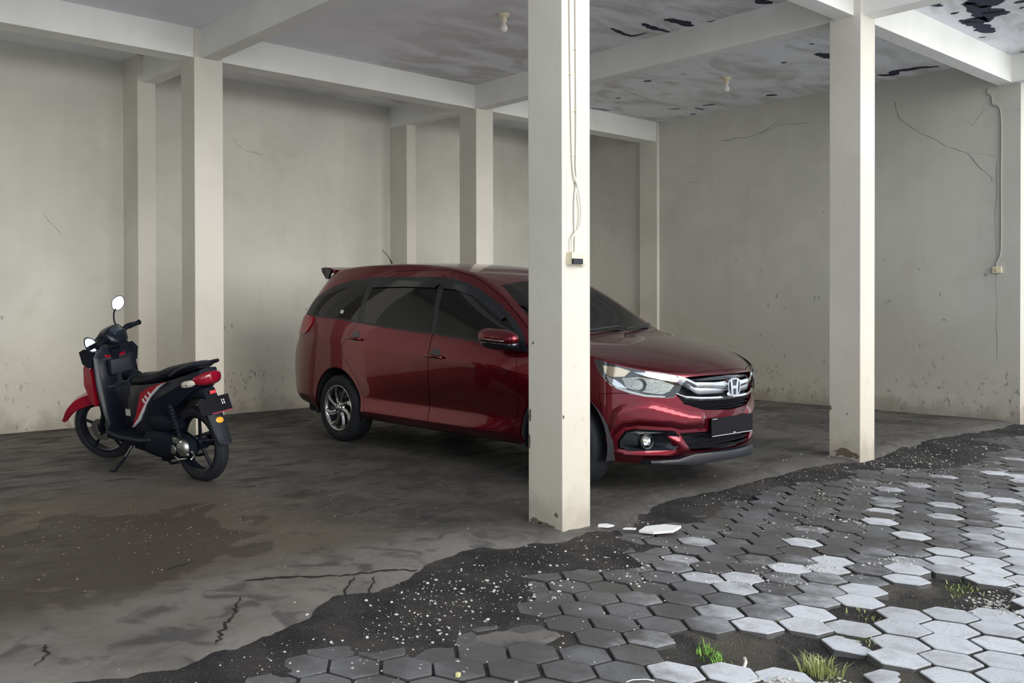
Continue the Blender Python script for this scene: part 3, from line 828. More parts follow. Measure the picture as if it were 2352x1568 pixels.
def panel(name, outline, d, m, parent, off=.002, thick=.004, step=.03, sub_name=None, smooth=True, curve=0, ch=0):
    """conform an outline (3D points roughly on the body) to the body, looking along -d"""
    d = Vector(d).normalized(); u = d.cross(Vector((0, 0, 1))).normalized(); v = u.cross(d)
    pts = [Vector(p) for p in outline]
    if curve: pts = catmull(pts, curve, closed=True)
    P2 = [(p.dot(u), p.dot(v)) for p in pts]
    Q = []
    for (a, b), (c, e) in zip(P2, P2[1:]+P2[:1]):
        n = max(1, int(math.hypot(c-a, e-b)/step))
        for k in range(n): Q.append(Vector((a+(c-a)*k/n, b+(e-b)*k/n)))
    nb = len(Q); edges = [(k, (k+1) % nb) for k in range(nb)]
    x0, x1 = min(q.x for q in Q), max(q.x for q in Q); y0, y1 = min(q.y for q in Q), max(q.y for q in Q)
    def inside(x, y):
        c = False
        for k in range(nb):
            a, b = Q[k], Q[(k+1) % nb]
            if (a.y > y) != (b.y > y) and x < (b.x-a.x)*(y-a.y)/(b.y-a.y)+a.x: c = not c
        return c
    I = []
    ny = int((y1-y0)/step)+1; nx = int((x1-x0)/step)+1
    for a in range(1, nx):
        for b in range(1, ny):
            x, y = x0+a*step, y0+b*step
            if inside(x, y) and min((Vector((x, y))-q).length for q in Q) > step*.45: I.append(Vector((x, y)))
    vs, _, fs, _, _, _ = delaunay_2d_cdt(Q+I, edges, [list(range(nb))], 1, 1e-5)
    bm = bmesh.new(); T = []; B = []
    for q in vs:
        base = u*q.x+v*q.y
        h, n = cast(base, d)
        if h is None: h = base+d*pts[0].dot(d); n = d
        if n.dot(d) < 0: n = -n
        ok_ = off
        if ch:
            dm = 9
            for k in range(nb):
                a_, b_ = Q[k], Q[(k+1) % nb]; ab = b_-a_; tt = max(0, min(1, (q-a_).dot(ab)/max(1e-9, ab.length_squared))); dm = min(dm, (q-a_-ab*tt).length)
            ok_ = .001+(off-.001)*min(1, dm/ch)
        T.append(bm.verts.new(h+n*ok_)); B.append(bm.verts.new(h+n*(off-thick)))
    cnt = {}
    for f in fs:
        a = bm.faces.new([T[k] for k in f]); a.smooth = smooth; a.normal_update()
        flip = a.normal.dot(d) < 0
        if flip: a.normal_flip()
        ff = list(f) if not flip else list(f)[::-1]
        b = bm.faces.new([B[k] for k in reversed(ff)]); b.smooth = smooth
        for k in range(len(ff)): cnt[(ff[k], ff[(k+1) % len(ff)])] = 1
    for (a, b) in list(cnt):
        if (b, a) not in cnt:
            try: bm.faces.new((T[b], T[a], B[a], B[b]))
            except ValueError: pass
    return autosmooth(obj(name, bm, m, parent), 40)
def mir(pts): return [(x, -y, z) for x, y, z in pts][::-1]
def SP(l, y=-.8): return [(x, y, z) for x, z in l]

QW = [(-.545,1.178),(-.062,1.145),(.300,1.112),(.285,1.25),(.275,1.40),(.278,1.478),(.12,1.475),(-.10,1.435),(-.32,1.365),(-.48,1.30)]
RW = [(.385,1.105),(.89,1.062),(1.285,1.035),(1.262,1.20),(1.235,1.35),(1.215,1.455),(.763,1.475),(.375,1.482),(.355,1.36),(.36,1.23)]
FW = [(1.345,1.032),(1.869,.985),(2.194,.945),(2.245,.955),(2.20,1.05),(2.061,1.165),(1.912,1.262),(1.70,1.368),(1.52,1.425),(1.285,1.455),(1.305,1.30),(1.33,1.15)]
FRAME = [(-.62,1.160),(-.062,1.128),(.41,1.085),(.89,1.045),(1.345,1.015),(1.869,.968),(2.194,.922),(2.35,.915),(2.27,1.04),(2.13,1.165),(1.95,1.285),(1.74,1.395),(1.56,1.468),(1.36,1.515),(1.14,1.535),(.77,1.545),(.284,1.545),(.05,1.525),(-.216,1.475),(-.491,1.345)]
black = panel('window_surround', SP(FRAME), (0, -1, .25), C_blk, CAR, off=.0035, thick=.006, step=.05)
black2 = panel('window_surround', mir(SP(FRAME)), (0, 1, .25), C_blk, CAR, off=.0035, thick=.006, step=.05)
WS = [(2.30,-.66,1.03),(2.38,-.5,1.03),(2.44,-.25,1.03),(2.46,0,1.03),(2.44,.25,1.03),(2.38,.5,1.03),(2.30,.66,1.03),(2.05,.60,1.22),(1.80,.525,1.41),(1.79,.3,1.45),(1.80,0,1.462),(1.79,-.3,1.45),(1.80,-.525,1.41),(2.05,-.60,1.22)]
windscreen = panel('windscreen', WS, (.62, 0, .785), C_wsglass, CAR, off=.001, thick=.004, step=.06)
RWIN = [(-.86,-.50,1.19),(-.86,.50,1.19),(-.70,.47,1.45),(-.70,-.47,1.45)]
panel('rear_window', RWIN, (-1, 0, .35), C_glass, CAR, off=.001, thick=.004, step=.06)
for sgn, fn in ((-1, lambda l: SP(l)), (1, lambda l: mir(SP(l)))):
    d = (0, sgn, .25)
    panel('quarter_window', fn(QW), d, C_glass, CAR, off=.0055, thick=.004, step=.06)
    panel('rear_door_window', fn(RW), d, C_glass, CAR, off=.0055, thick=.004, step=.06)
    panel('front_door_window', fn(FW), d, C_glass, CAR, off=.0055, thick=.004, step=.06)

# trimming: the outlines are cut into the body surface, then the faces inside are removed or split off
def shrink(l, s_=.012):
    cx_ = sum(p[0] for p in l)/len(l); cz_ = sum(p[1] for p in l)/len(l)
    return [(x+(cx_-x)*s_/max(.05, math.hypot(x-cx_, z-cz_)), z+(cz_-z)*s_/max(.05, math.hypot(x-cx_, z-cz_))) for x, z in l]
def grow(l, g_=.006):
    n = len(l); A = sum(l[i][0]*l[(i+1) % n][1]-l[(i+1) % n][0]*l[i][1] for i in range(n)); s_ = 1 if A > 0 else -1; out = []
    for i in range(n):
        a, b, c = Vector(l[i-1]), Vector(l[i]), Vector(l[(i+1) % n])
        t = ((b-a).normalized()+(c-b).normalized()).normalized(); out.append(tuple(b+Vector((t.y, -t.x))*g_*s_))
    return out
AX = {'y': (Vector((0, 1, 0)), Vector((1, 0, 0)), Vector((0, 0, 1))), 'z': (Vector((0, 0, 1)), Vector((1, 0, 0)), Vector((0, 1, 0))), 'x': (Vector((1, 0, 0)), Vector((0, 1, 0)), Vector((0, 0, 1)))}
def inpoly(x, y, Q):
    c = False; n = len(Q)
    for k in range(n):
        ax, ay = Q[k]; bx_, by_ = Q[(k+1) % n]
        if (ay > y) != (by_ > y) and x < (bx_-ax)*(y-ay)/(by_-ay)+ax: c = not c
    return c
def trim(bm, Q, axis, lo, hi):
    d, u, v = AX[axis] if isinstance(axis, str) else axis
    n = len(Q)
    for k in range(n):
        a, b = Q[k], Q[(k+1) % n]
        x0, x1 = min(a[0], b[0])-.004, max(a[0], b[0])+.004; y0, y1 = min(a[1], b[1])-.004, max(a[1], b[1])+.004
        fs = []
        for f in bm.faces:
            hs = [w.co.dot(d) for w in f.verts]
            if max(hs) < lo or min(hs) > hi: continue
            us = [w.co.dot(u) for w in f.verts]
            if max(us) < x0 or min(us) > x1: continue
            vs = [w.co.dot(v) for w in f.verts]
            if max(vs) < y0 or min(vs) > y1: continue
            fs.append(f)
        if not fs: continue
        geom = list({w for f in fs for w in f.verts})+list({e for f in fs for e in f.edges})+fs
        nn = d.cross(u*(b[0]-a[0])+v*(b[1]-a[1])).normalized()
        bmesh.ops.bisect_plane(bm, geom=geom, dist=1e-5, plane_co=u*a[0]+v*a[1], plane_no=nn)
    out = []
    for f in bm.faces:
        c = f.calc_center_median()
        if lo <= c.dot(d) <= hi and inpoly(c.dot(u), c.dot(v), Q): out.append(f)
    return out
bmB = bmesh.new(); bmB.from_mesh(tmp.data); bmesh.ops.triangulate(bmB, faces=bmB.faces[:]); bmesh.ops.recalc_face_normals(bmB, faces=bmB.faces)
def cut_away(Q, axis, lo, hi): bmesh.ops.delete(bmB, geom=trim(bmB, Q, axis, lo, hi), context='FACES')
for xx, rr in ((2.655, .372), (0, .368)):
    Q = [(xx+rr*math.cos(a*PI/24), .318+rr*math.sin(a*PI/24)) for a in range(48)]
    cut_away(Q, 'y', -1.2, -.5); cut_away(Q, 'y', .5, 1.2)
for l in (QW, RW, FW):
    cut_away(shrink(l, -.004), 'y', -1.2, -.3); cut_away(shrink(l, -.004), 'y', .3, 1.2)
dws = Vector((.62, 0, .785)).normalized(); uws = Vector((0, 1, 0)); vws = dws.cross(uws)
c_ = sum((Vector(p) for p in WS), Vector())/len(WS)
cut_away([((c_+(Vector(p)-c_)*.985).dot(uws), (c_+(Vector(p)-c_)*.985).dot(vws)) for p in WS], (dws, uws, vws), .5, 9)
dr_ = Vector((-1, 0, .35)).normalized(); vr_ = dr_.cross(uws); c_ = sum((Vector(p) for p in RWIN), Vector())/4
cut_away([((c_+(Vector(p)-c_)*.96).dot(uws), (c_+(Vector(p)-c_)*.96).dot(vr_)) for p in RWIN], (dr_, uws, vr_), .5, 9)
FOG = [(-.735,.318),(-.735,.362),(-.710,.425),(-.668,.440),(-.470,.428),(-.440,.395),(-.430,.345),(-.465,.300),(-.700,.296)]
LGR = [(-.430,.412),(0,.414),(.430,.412),(.385,.350),(.335,.284),(0,.270),(-.335,.284),(-.385,.350)]
UGR = [(-.445,.768),(-.36,.782),(-.2,.787),(0,.790),(.2,.787),(.36,.782),(.445,.768),(.44,.72),(.455,.665),(.40,.600),(.25,.556),(0,.545),(-.25,.556),(-.40,.600),(-.455,.665),(-.44,.72)]
for l in (FOG, [(-y, z) for y, z in FOG], LGR, UGR): cut_away(l, 'x', 2.9, 3.8)
FDO = [(1.325,1.60),(1.318,1.02),(1.30,.75),(1.285,.48),(1.275,.315),(2.20,.315),(2.255,.45),(2.27,.70),(2.245,.90),(2.40,.97),(2.33,1.04),(2.14,1.175),(1.95,1.300),(1.74,1.410),(1.56,1.485),(1.36,1.53)]
RDO = [(.34,1.50),(.325,1.12),(.19,.985),(.115,.88),(.12,.795),(.18,.735),(.30,.62),(.39,.48),(.42,.315),(1.268,.315),(1.278,.48),(1.293,.75),(1.311,1.02),(1.318,1.545),(1.0,1.553),(.6,1.556)]
FDO[0] = (1.325, 1.535)
HOODX = [(2.36,-.70),(2.55,-.735),(2.75,-.745),(2.92,-.735),(3.10,-.66),(3.25,-.50),(3.345,-.30),(3.372,0),(3.345,.30),(3.25,.50),(3.10,.66),(2.92,.735),(2.75,.745),(2.55,.735),(2.36,.70),(2.47,.45),(2.53,0),(2.47,-.45)]
BUMP = [(3.9,.60),(3.9,.1),(2.95,.1),(2.97,.30),(2.99,.45),(2.965,.60),(2.95,.66),(3.05,.672),(3.9,.655)]
parts = [('front_door', FDO, -1.2, -.45, 'y'), ('rear_door', RDO, -1.2, -.45, 'y'), ('front_door', FDO, .45, 1.2, 'y'), ('rear_door', RDO, .45, 1.2, 'y'), ('bonnet', HOODX, .70, 1.3, 'z'), ('front_bumper', BUMP, -1.2, 1.2, 'y')]
made = []
def take(bm, fs, name):
    """copy the listed faces into an object of their own and drop them from bm"""
    nb_ = bmesh.new(); mp_ = {}
    for f in fs:
        for w in f.verts:
            if w not in mp_: mp_[w] = nb_.verts.new(w.co)
        nb_.faces.new([mp_[w] for w in f.verts])
    bmesh.ops.delete(bm, geom=fs, context='FACES')
    return shellobj(name, nb_)
def shellobj(name, b_):
    m2 = bpy.data.meshes.new(name); b_.to_mesh(m2); b_.free(); o = link(name, m2)
    md = o.modifiers.new('sol', 'SOLIDIFY'); md.thickness = .018; md.offset = -1; md.use_even_offset = False
    bake(o); return o
for (nm, Q, lo, hi, ax) in parts:
    g_ = grow(Q, .004)
    trim(bmB, g_, ax, lo, hi)
    inner = trim(bmB, Q, ax, lo, hi)
    made.append(take(bmB, inner, nm))
    rest = []
    d_, u_, v_ = AX[ax]
    for f in bmB.faces:
        c = f.calc_center_median()
        if lo <= c.dot(d_) <= hi and inpoly(c.dot(u_), c.dot(v_), g_): rest.append(f)
    bmesh.ops.delete(bmB, geom=rest, context='FACES')
bpy.data.objects.remove(tmp)
shell = shellobj('body', bmB)
def finish(o):
    o.parent = CAR; o.data.materials.clear(); o.data.materials.append(C_red)
    for p in o.data.polygons: p.material_index = 0
    autosmooth(o, 32)
for o in made: finish(o)
finish(shell)
doors = [(made[0], -1), (made[2], 1)]; rdoors = [(made[1], -1), (made[3], 1)]

# inner tub, arches and cabin
bm = bmesh.new()
box(bm, -.80, 3.0, -.62, .62, .20, .50, 0, .03)
box(bm, .40, 2.26, -.79, .79, .28, .34, 0)
box(bm, 2.25, 3.28, -.44, .44, .30, .76, 0, .04); box(bm, 2.30, 3.02, -.60, .60, .62, .86, 0, .03)
obj('underbody', bm, C_dark, CAR)
for x, r in ((2.655, .38), (0, .376)):
    for s_ in (-1, 1):
        bm = bmesh.new(); pr = []
        n = 24; A = []; B = []
        for k in range(n+1):
            a = -.25+(PI+.5)*k/n; p = (x+r*math.cos(a), .318+r*math.sin(a))
            A.append(bm.verts.new((p[0], s_*.815, p[1]))); B.append(bm.verts.new((p[0], s_*.56, p[1])))
        for k in range(n): bm.faces.new((A[k], A[k+1], B[k+1], B[k]))
        bm.faces.new(B)
        obj('arch_liner', bm, C_dark, CAR)
def seat(x, y, w, parent=CAR, hr=True):
    bm = bmesh.new(); box(bm, x-.22, x+.26, y-w/2, y+w/2, .52, .66, 0, .04)
    v0 = len(bm.verts); box(bm, x-.30, x-.16, y-w/2, y+w/2, .62, 1.16, 0, .04)
    bm.verts.ensure_lookup_table()
    for v in bm.verts[v0:]: v.co.x -= (v.co.z-.62)*.28
    if hr:
        k = 2 if w > .8 else 1
        for q in range(k):
            yy = y if k == 1 else y+(-.3 if q == 0 else .3)
            v0 = len(bm.verts); box(bm, x-.44, x-.35, yy-.13, yy+.13, 1.19, 1.36, 0, .03)
    return obj('seat', bm, C_seat, parent, True)
seat(1.35, -.37, .48); seat(1.35, .37, .48); seat(.50, 0, 1.24); seat(-.22, 0, 1.10)
bm = bmesh.new(); box(bm, 1.95, 2.36, -.70, .70, .80, .97, 0, .04); obj('dashboard', bm, C_dark, CAR)
bm = bmesh.new(); lathe(bm, [(.175+.014*math.cos(a*PI/4), .014*math.sin(a*PI/4)) for a in range(8)], 'x', 28, closed=True)
box(bm, -.01, .01, -.165, .165, -.02, .02); o = obj('steering_wheel', bm, C_dark, CAR); o.location = (1.86, -.36, .97); o.rotation_euler = (0, -.4, 0)
bm = bmesh.new(); box(bm, 1.62, 1.66, -.10, .10, 1.33, 1.40, 0, .01); tube(bm, [(1.66, 0, 1.38), (1.74, 0, 1.44)], .008); obj('inner_mirror', bm, C_dark, CAR)
bm = bmesh.new(); box(bm, -.75, .2, -.55, .55, .46, .52); obj('boot_floor', bm, C_dark, CAR)

# wheels
def wheel(x, side_, steer=0):
    w = empty('wheel', (x, side_*.72, .308), (0, 0, steer)); w.parent = CAR
    s_ = side_
    R = .308
    bm = bmesh.new(); pr = [(.205, .095), (.225, .108), (.262, .112), (.288, .104), (.302, .085), (.308, .06), (.308, -.06), (.302, -.085), (.285, -.10), (.25, -.105), (.21, -.09)]
    lathe(bm, [(r, h*s_) for r, h in pr], 'y', 56, closed=True)
    for gz in (-.035, 0, .035):
        lathe(bm, [(.3085, gz-.004), (.3095, gz-.004), (.3095, gz+.004), (.3085, gz+.004)], 'y', 56, mi=0)
    bmesh.ops.recalc_face_normals(bm, faces=bm.faces)
    obj('tyre', bm, C_tyre, w)
    bm = bmesh.new()
    lathe(bm, [(.207, .096), (.214, .104), (.208, .108), (.198, .100), (.192, .075), (.185, .02), (.185, -.08), (.17, -.08), (.17, .0), (.0, .0)][:8], 'y', 56)
    for v in bm.verts: v.co.y *= s_
    bmesh.ops.recalc_face_normals(bm, faces=bm.faces)
    rim = obj('rim', bm, C_rim, w)
    bm = bmesh.new(); lathe(bm, [(0, .035*s_), (.184, .030*s_)], 'y', 40); obj('brake_backing', bm, C_rimdk, rim)
    bm = bmesh.new(); lathe(bm, [(0, .102*s_), (.022, .101*s_), (.030, .095*s_), (.032, .06*s_)], 'y', 24)
    lathe(bm, [(.060, .06*s_), (.056, .088*s_), (.030, .092*s_)], 'y', 24)
    bmesh.ops.recalc_face_normals(bm, faces=bm.faces); obj('hub_cap', bm, C_rim, rim)
    # eight twisted paired blades
    for k in range(8):
        bm = bmesh.new(); a0 = k*PI/4+.2*s_
        rows = []
        for r, tw, wd, yy in ((.045, 0, .017, .088), (.09, .05, .016, .086), (.14, .16, .019, .090), (.175, .28, .026, .096), (.197, .36, .032, .099)):
            a = a0+tw*s_; c = Vector((math.cos(a), 0, math.sin(a))); tn = Vector((-math.sin(a), 0, math.cos(a)))
            p = c*r
            rows.append([p-tn*wd+Vector((0, (yy-.004)*s_, 0)), p-tn*wd*.1+Vector((0, (yy+.006)*s_, 0)), p+tn*wd+Vector((0, (yy-.012)*s_, 0)), p+tn*wd+Vector((0, (yy-.035)*s_, 0)), p-tn*wd+Vector((0, (yy-.03)*s_, 0))])
        loft(bm, rows, smooth=False); bmesh.ops.recalc_face_normals(bm, faces=bm.faces)
        obj('spoke', bm, C_rim, rim)
    bm = bmesh.new()
    for k in range(4):
        a = k*PI/2+.5; box(bm, .045*math.cos(a)-.006, .045*math.cos(a)+.006, min(.09*s_, .1*s_), max(.09*s_, .1*s_), .045*math.sin(a)-.006, .045*math.sin(a)+.006)
    tg = obj('wheel_nuts', bm, C_rimdk, rim); tg['kind'] = 'stuff'
    return w
wheel(0, -1); wheel(0, 1); wheel(2.655, -1, -.06); wheel(2.655, 1, -.06)

# door handles and mirrors
for (dr, s_) in doors+rdoors:
    fr = dr.name.startswith('front'); x0, z0 = (1.385, .852) if fr else (.305, .968)
    p = cast((x0, s_*.8, z0), (0, s_, 0))[0]
    if p is None: continue
    bm = bmesh.new(); tube(bm, [(x0-.105, p.y+s_*.012, z0-.004), (x0-.08, p.y+s_*.034, z0), (x0+.06, p.y+s_*.036, z0-.006), (x0+.10, p.y+s_*.012, z0-.012)], [.010, .014, .014, .011], 10)
    obj('handle', bm, C_red, dr)
    panel('handle_cup', [(x0+.055*math.cos(a*PI/8)*1.1, s_*.8, z0+.012+.045*math.sin(a*PI/8)) for a in range(16)][::(1 if s_ < 0 else -1)], (0, s_, 0), C_gloss, dr, off=.0015, thick=.003, step=.02)
for s_ in (-1, 1):
    # door mirror: body-coloured cap, black base and stalk
    rings = []
    for k in range(13):
        t = k/12; x = 2.015+.33*t; w = (.80, .93, .98, 1, 1, 1, .99, .97, .94, .89, .81, .66, .36)[k]
        cyy, czz = s_*(.935), 1.030-.018*t-(.055 if s_ > 0 else 0)
        rings.append([Vector((x+.03*math.cos(a)*0, cyy+s_*(.075*math.cos(a)*w), czz+.066*math.sin(a)*w)) for a in [q*2*PI/16 for q in range(16)]])
    bm = bmesh.new(); loft(bm, rings); bmesh.ops.recalc_face_normals(bm, faces=bm.faces)
    mm = obj('door_mirror', bm, C_red, CAR)
    bm = bmesh.new(); rings = []
    for k in range(11):
        t = k/10; x = 2.02+.315*t; w = (.8, .93, .98, 1, 1, 1, .98, .95, .88, .74, .36)[k]
        rings.append([Vector((x, s_*.925+s_*.072*math.cos(a)*w, 1.010-.018*t+.052*math.sin(a)*w-.022-(.055 if s_ > 0 else 0))) for a in [q*2*PI/14 for q in range(14)]])
    loft(bm, rings); tube(bm, [(2.16, s_*.91, .975), (2.19, s_*.84, .950), (2.20, s_*.78, .945)], [.03, .028, .03], 10)
    bmesh.ops.recalc_face_normals(bm, faces=bm.faces); obj('mirror_base', bm, C_gloss, mm)
    bm = bmesh.new(); tube(bm, [(2.05, s_*1.010, 1.012), (2.2, s_*1.023, 1.004), (2.30, s_*1.018, 1.000)], .004, 6); obj('turn_signal_strip', bm, C_chrome, mm)
    bm = bmesh.new(); lathe(bm, [(0, 0), (.052, 0)], 'x', 20); o = obj('mirror_glass', bm, simple('silvered_mirror', (.9, .9, .9), .02, metal=1), mm); o.location = (2.012, s_*.935, 1.03-(.055 if s_ > 0 else 0))

# window visors and shut lines at the glass
for s_, fn in ((-1, lambda l: SP(l)), (1, lambda l: mir(SP(l)))):
    d = (0, s_, .25)
    panel('rain_visor', fn([(.36,1.475),(.37,1.435),(.8,1.440),(1.20,1.425),(1.23,1.47),(.8,1.50),(.4,1.505)]), d, C_gloss, CAR, off=.018, thick=.004, step=.05)
    panel('rain_visor', fn([(1.26,1.465),(1.27,1.420),(1.45,1.405),(1.66,1.345),(1.88,1.235),(2.02,1.15),(2.05,1.175),(1.90,1.285),(1.70,1.39),(1.52,1.445)]), d, C_gloss, CAR, off=.018, thick=.004, step=.05)
panel('window_sticker', SP([(.005,1.185),(.05,1.182),(.052,1.215),(.005,1.218)]), (0, -1, .25), simple('sticker_white', (.75, .80, .85), .5), CAR, off=.0065, thick=.001, step=.05)
bm = bmesh.new(); tube(bm, [(-.56, -.4, 1.60), (-.56, .4, 1.60)], .004)
bm.free()

# spoiler, antenna, wipers
bm = bmesh.new(); rings = []
for k in range(17):
    y = -.60+1.2*k/16; e = abs(y)/.60; x = -.365; zz = 1.612+.012*(1-e*e)
    L = .20*(1-.12*e**4)
    rings.append([Vector((x+.02, y, zz-.012)), Vector((x-.06, y, zz+.012)), Vector((x-L, y, zz+.022)), Vector((x-L-.01, y, zz-.002)), Vector((x-L+.05, y, zz-.03)), Vector((x, y, zz-.045))])
loft(bm, rings, smooth=False); bmesh.ops.recalc_face_normals(bm, faces=bm.faces); autosmooth(obj('roof_spoiler', bm, C_red, CAR), 50)
for s_ in (-1, 1):
    bm = bmesh.new(); prism(bm, [(-.40, 1.600), (-.46, 1.618), (-.565, 1.630), (-.55, 1.585), (-.48, 1.515), (-.45, 1.52), (-.42, 1.56)], s_*.605-.012, s_*.605+.012, 'y'); obj('spoiler_end', bm, C_gloss, CAR)
bm = bmesh.new(); tube(bm, catmull([(-.20, 0, 1.645), (-.235, 0, 1.70), (-.29, 0, 1.76), (-.372, 0, 1.815)], 5), [.007]*6+[.004]*4+[.003]*6, 8); lathe(bm, [(.022, 0), (.018, .012), (0, .018)], 'z', 12, origin=(-.195, 0, 1.64))
obj('antenna', bm, C_blk, CAR)
panel('cowl', [(2.25,-.70,1.02),(2.36,-.5,1.02),(2.43,-.25,1.02),(2.455,0,1.02),(2.43,.25,1.02),(2.36,.5,1.02),(2.25,.70,1.02),(2.34,.72,1.02),(2.46,.48,1.02),(2.53,.2,1.02),(2.545,0,1.02),(2.53,-.2,1.02),(2.46,-.48,1.02),(2.34,-.72,1.02)], (0, 0, 1), C_blk, CAR, off=.003, thick=.006, step=.04)
for (pts) in ([(2.48,-.50,1.03),(2.45,-.2,1.045),(2.42,.12,1.06)], [(2.46,.12,1.03),(2.38,.40,1.045),(2.30,.62,1.05)]):
    bm = bmesh.new(); q = []
    for p in catmull(pts, 6):
        h, n = cast(p, (.62, 0, .785)); q.append((h+n*.022) if h else p)
    tube(bm, q, .008, 6); obj('wiper', bm, C_blk, CAR)

# --- nose
def XN(y): y = abs(y); return 3.42-.5*y*y-.2*(y/.84)**8
def NP(l, dx=0): return [(XN(y)+dx, y, z) for y, z in l]
# grille recess
bm = bmesh.new(); prism(bm, [(y, z) for y, z in [(-.46,.79),(.46,.79),(.47,.55),(-.47,.55)]], 3.17, 3.20, 'x'); obj('grille_backing', bm, C_dark, CAR)
def barfront(name, rows, m, parent, thick=.02, dx=0.0, nseg=24):
    """bar following the nose curve. rows: (y, zlow, zhigh, dx)"""
    bm = bmesh.new(); rings = []
    for (y, z0, z1, dd) in rows:
        x = XN(y)+dd+dx; zm = (z0+z1)/2
        rings.append([Vector((x-thick, y, z0)), Vector((x-.003, y, z0)), Vector((x+.004, y, zm)), Vector((x-.003, y, z1)), Vector((x-thick, y, z1))])
    loft(bm, rings); bmesh.ops.recalc_face_normals(bm, faces=bm.faces)
    return autosmooth(obj(name, bm, m, parent), 40)
def interp(tab, n=33):
    out = []
    for k in range(n):
        y = tab[0][0]+(tab[-1][0]-tab[0][0])*k/(n-1)
        for a, b in zip(tab, tab[1:]):
            if a[0] <= y <= b[0]+1e-9:
                t = (y-a[0])/(b[0]-a[0]) if b[0] > a[0] else 0
                out.append((y,)+tuple(a[q]+(b[q]-a[q])*t for q in range(1, 4))); break
    return out
sym = lambda T: T+[(-a, b, c, d) for a, b, c, d in reversed(T) if a != 0]
gr = barfront('grille_wing', interp(sym([(-.440,.752,.782,-.01),(-.375,.735,.770,-.005),(-.335,.708,.744,0),(-.15,.698,.738,.004),(-.09,.69,.742,.006),(0,.69,.745,.008)])), C_chrome, CAR, .03)
barfront('grille_panel', interp(sym([(-.415,.735,.752,-.02),(-.36,.700,.735,-.018),(-.30,.662,.712,-.012),(-.15,.662,.705,-.008),(0,.665,.705,-.004)])), simple('satin_chrome', (.55, .57, .62), .28, metal=1.0), CAR, .02)
barfront('grille_lower_strip', interp(sym([(-.452,.664,.676,-.01),(-.40,.636,.655,-.004),(-.29,.622,.645,0),(-.15,.620,.642,.003),(0,.620,.644,.005)])), C_chrome, CAR, .03)
barfront('grille_tip', [(-.445,.738,.790,-.005),(-.43,.73,.785,0),(-.40,.745,.775,0)], C_chrome, CAR, .02)
barfront('grille_tip', [(.40,.745,.775,0),(.43,.72,.785,0),(.445,.680,.790,-.005)], C_chrome, CAR, .02)
for k, z in enumerate((.603, .582, .562)):
    w = .37-.06*k; barfront('grille_slat', interp([(-w, z-.004, z+.004, -.02), (0, z-.006, z+.002, -.01), (w, z-.004, z+.004, -.02)], 17), C_blk, CAR, .03)
barfront('grille_slat', interp([(-.35,.748,.764,-.03),(0,.752,.778,-.02),(.35,.748,.764,-.03)], 17), C_gloss, CAR, .03)
# badge: chrome rounded frame with a tapered H
bx = XN(0)+.018
bm = bmesh.new()
def sq(w, h, n=32, p=3.2, top=1.0):
    out = []
    for k in range(n):
        a = 2*PI*k/n; c, s_ = math.cos(a), math.sin(a)
        y = w*abs(c)**(2/p)*(1 if c > 0 else -1); z = h*abs(s_)**(2/p)*(1 if s_ > 0 else -1)
        out.append((y*(1+.06*z/h), z))
    return out
zc_ = .700
A = sq(.073, .060); B = sq(.064, .051)
va = [bm.verts.new((bx+.006, y, zc_+z)) for y, z in A]; vb = [bm.verts.new((bx+.006, y, zc_+z)) for y, z in B]
vc = [bm.verts.new((bx-.022, y, zc_+z)) for y, z in A]; vd = [bm.verts.new((bx-.006, y, zc_+z)) for y, z in B]
for k in range(32):
    k2 = (k+1) % 32
    for q in ((va[k], va[k2], vb[k2], vb[k]), (vc[k], vc[k2], va[k2], va[k]), (vb[k], vb[k2], vd[k2], vd[k])): bm.faces.new(q)
bmesh.ops.recalc_face_normals(bm, faces=bm.faces)
badge = obj('badge', bm, C_chrome, CAR)
bm = bmesh.new(); prism(bm, [(y, zc_+z) for y, z in B], bx-.010, bx-.005, 'x'); obj('badge_field', bm, C_gloss, badge)
bm = bmesh.new()
prism(bm, [(-.050, zc_+.050), (-.030, zc_+.050), (-.020, zc_+.010), (.020, zc_+.010), (.030, zc_+.050), (.050, zc_+.050), (.036, zc_-.050), (.016, zc_-.050), (.019, zc_-.010), (-.019, zc_-.010), (-.016, zc_-.050), (-.036, zc_-.050)], bx-.005, bx+.008, 'x')
obj('badge_letter', bm, C_chrome, badge)
# lower grille, plate, lip
bm = bmesh.new(); prism(bm, [(-.50,.43),(.50,.43),(.46,.26),(-.46,.26)], 3.16, 3.18, 'x'); obj('intake_backing', bm, C_dark, CAR)
for z, w in ((.395, .40), (.365, .38), (.335, .36), (.305, .34)):
    barfront('intake_slat', interp([(-w, z-.005, z+.005, -.03), (0, z-.005, z+.005, -.02), (w, z-.005, z+.005, -.03)], 17), C_blk, CAR, .02)
barfront('front_lip', interp(sym([(-.60,.205,.232,-.01),(-.45,.205,.240,.005),(-.345,.200,.272,.012),(-.2,.212,.276,.016),(0,.215,.276,.018)])), C_blk, CAR, .08)
bm = bmesh.new(); box(bm, 3.405, 3.411, -.215, .285, .374, .500, 0, .002); pl_ = obj('number_plate', bm, C_plate, CAR)
bm = bmesh.new(); box(bm, 3.4112, 3.4125, -.207, .277, .379, .3825); box(bm, 3.4112, 3.4125, -.207, -.15, .4925, .4955); obj('plate_border', bm, simple('plate_white', (.7, .7, .7), .5), pl_)
bm = bmesh.new(); lathe(bm, [(.006, 0), (.005, .004), (0, .005)], 'x', 10, origin=(3.4125, .045, .388)); lathe(bm, [(.004, 0), (0, .003)], 'x', 10, origin=(3.4125, .062, .388)); obj('plate_screw', bm, C_chrome, pl_)
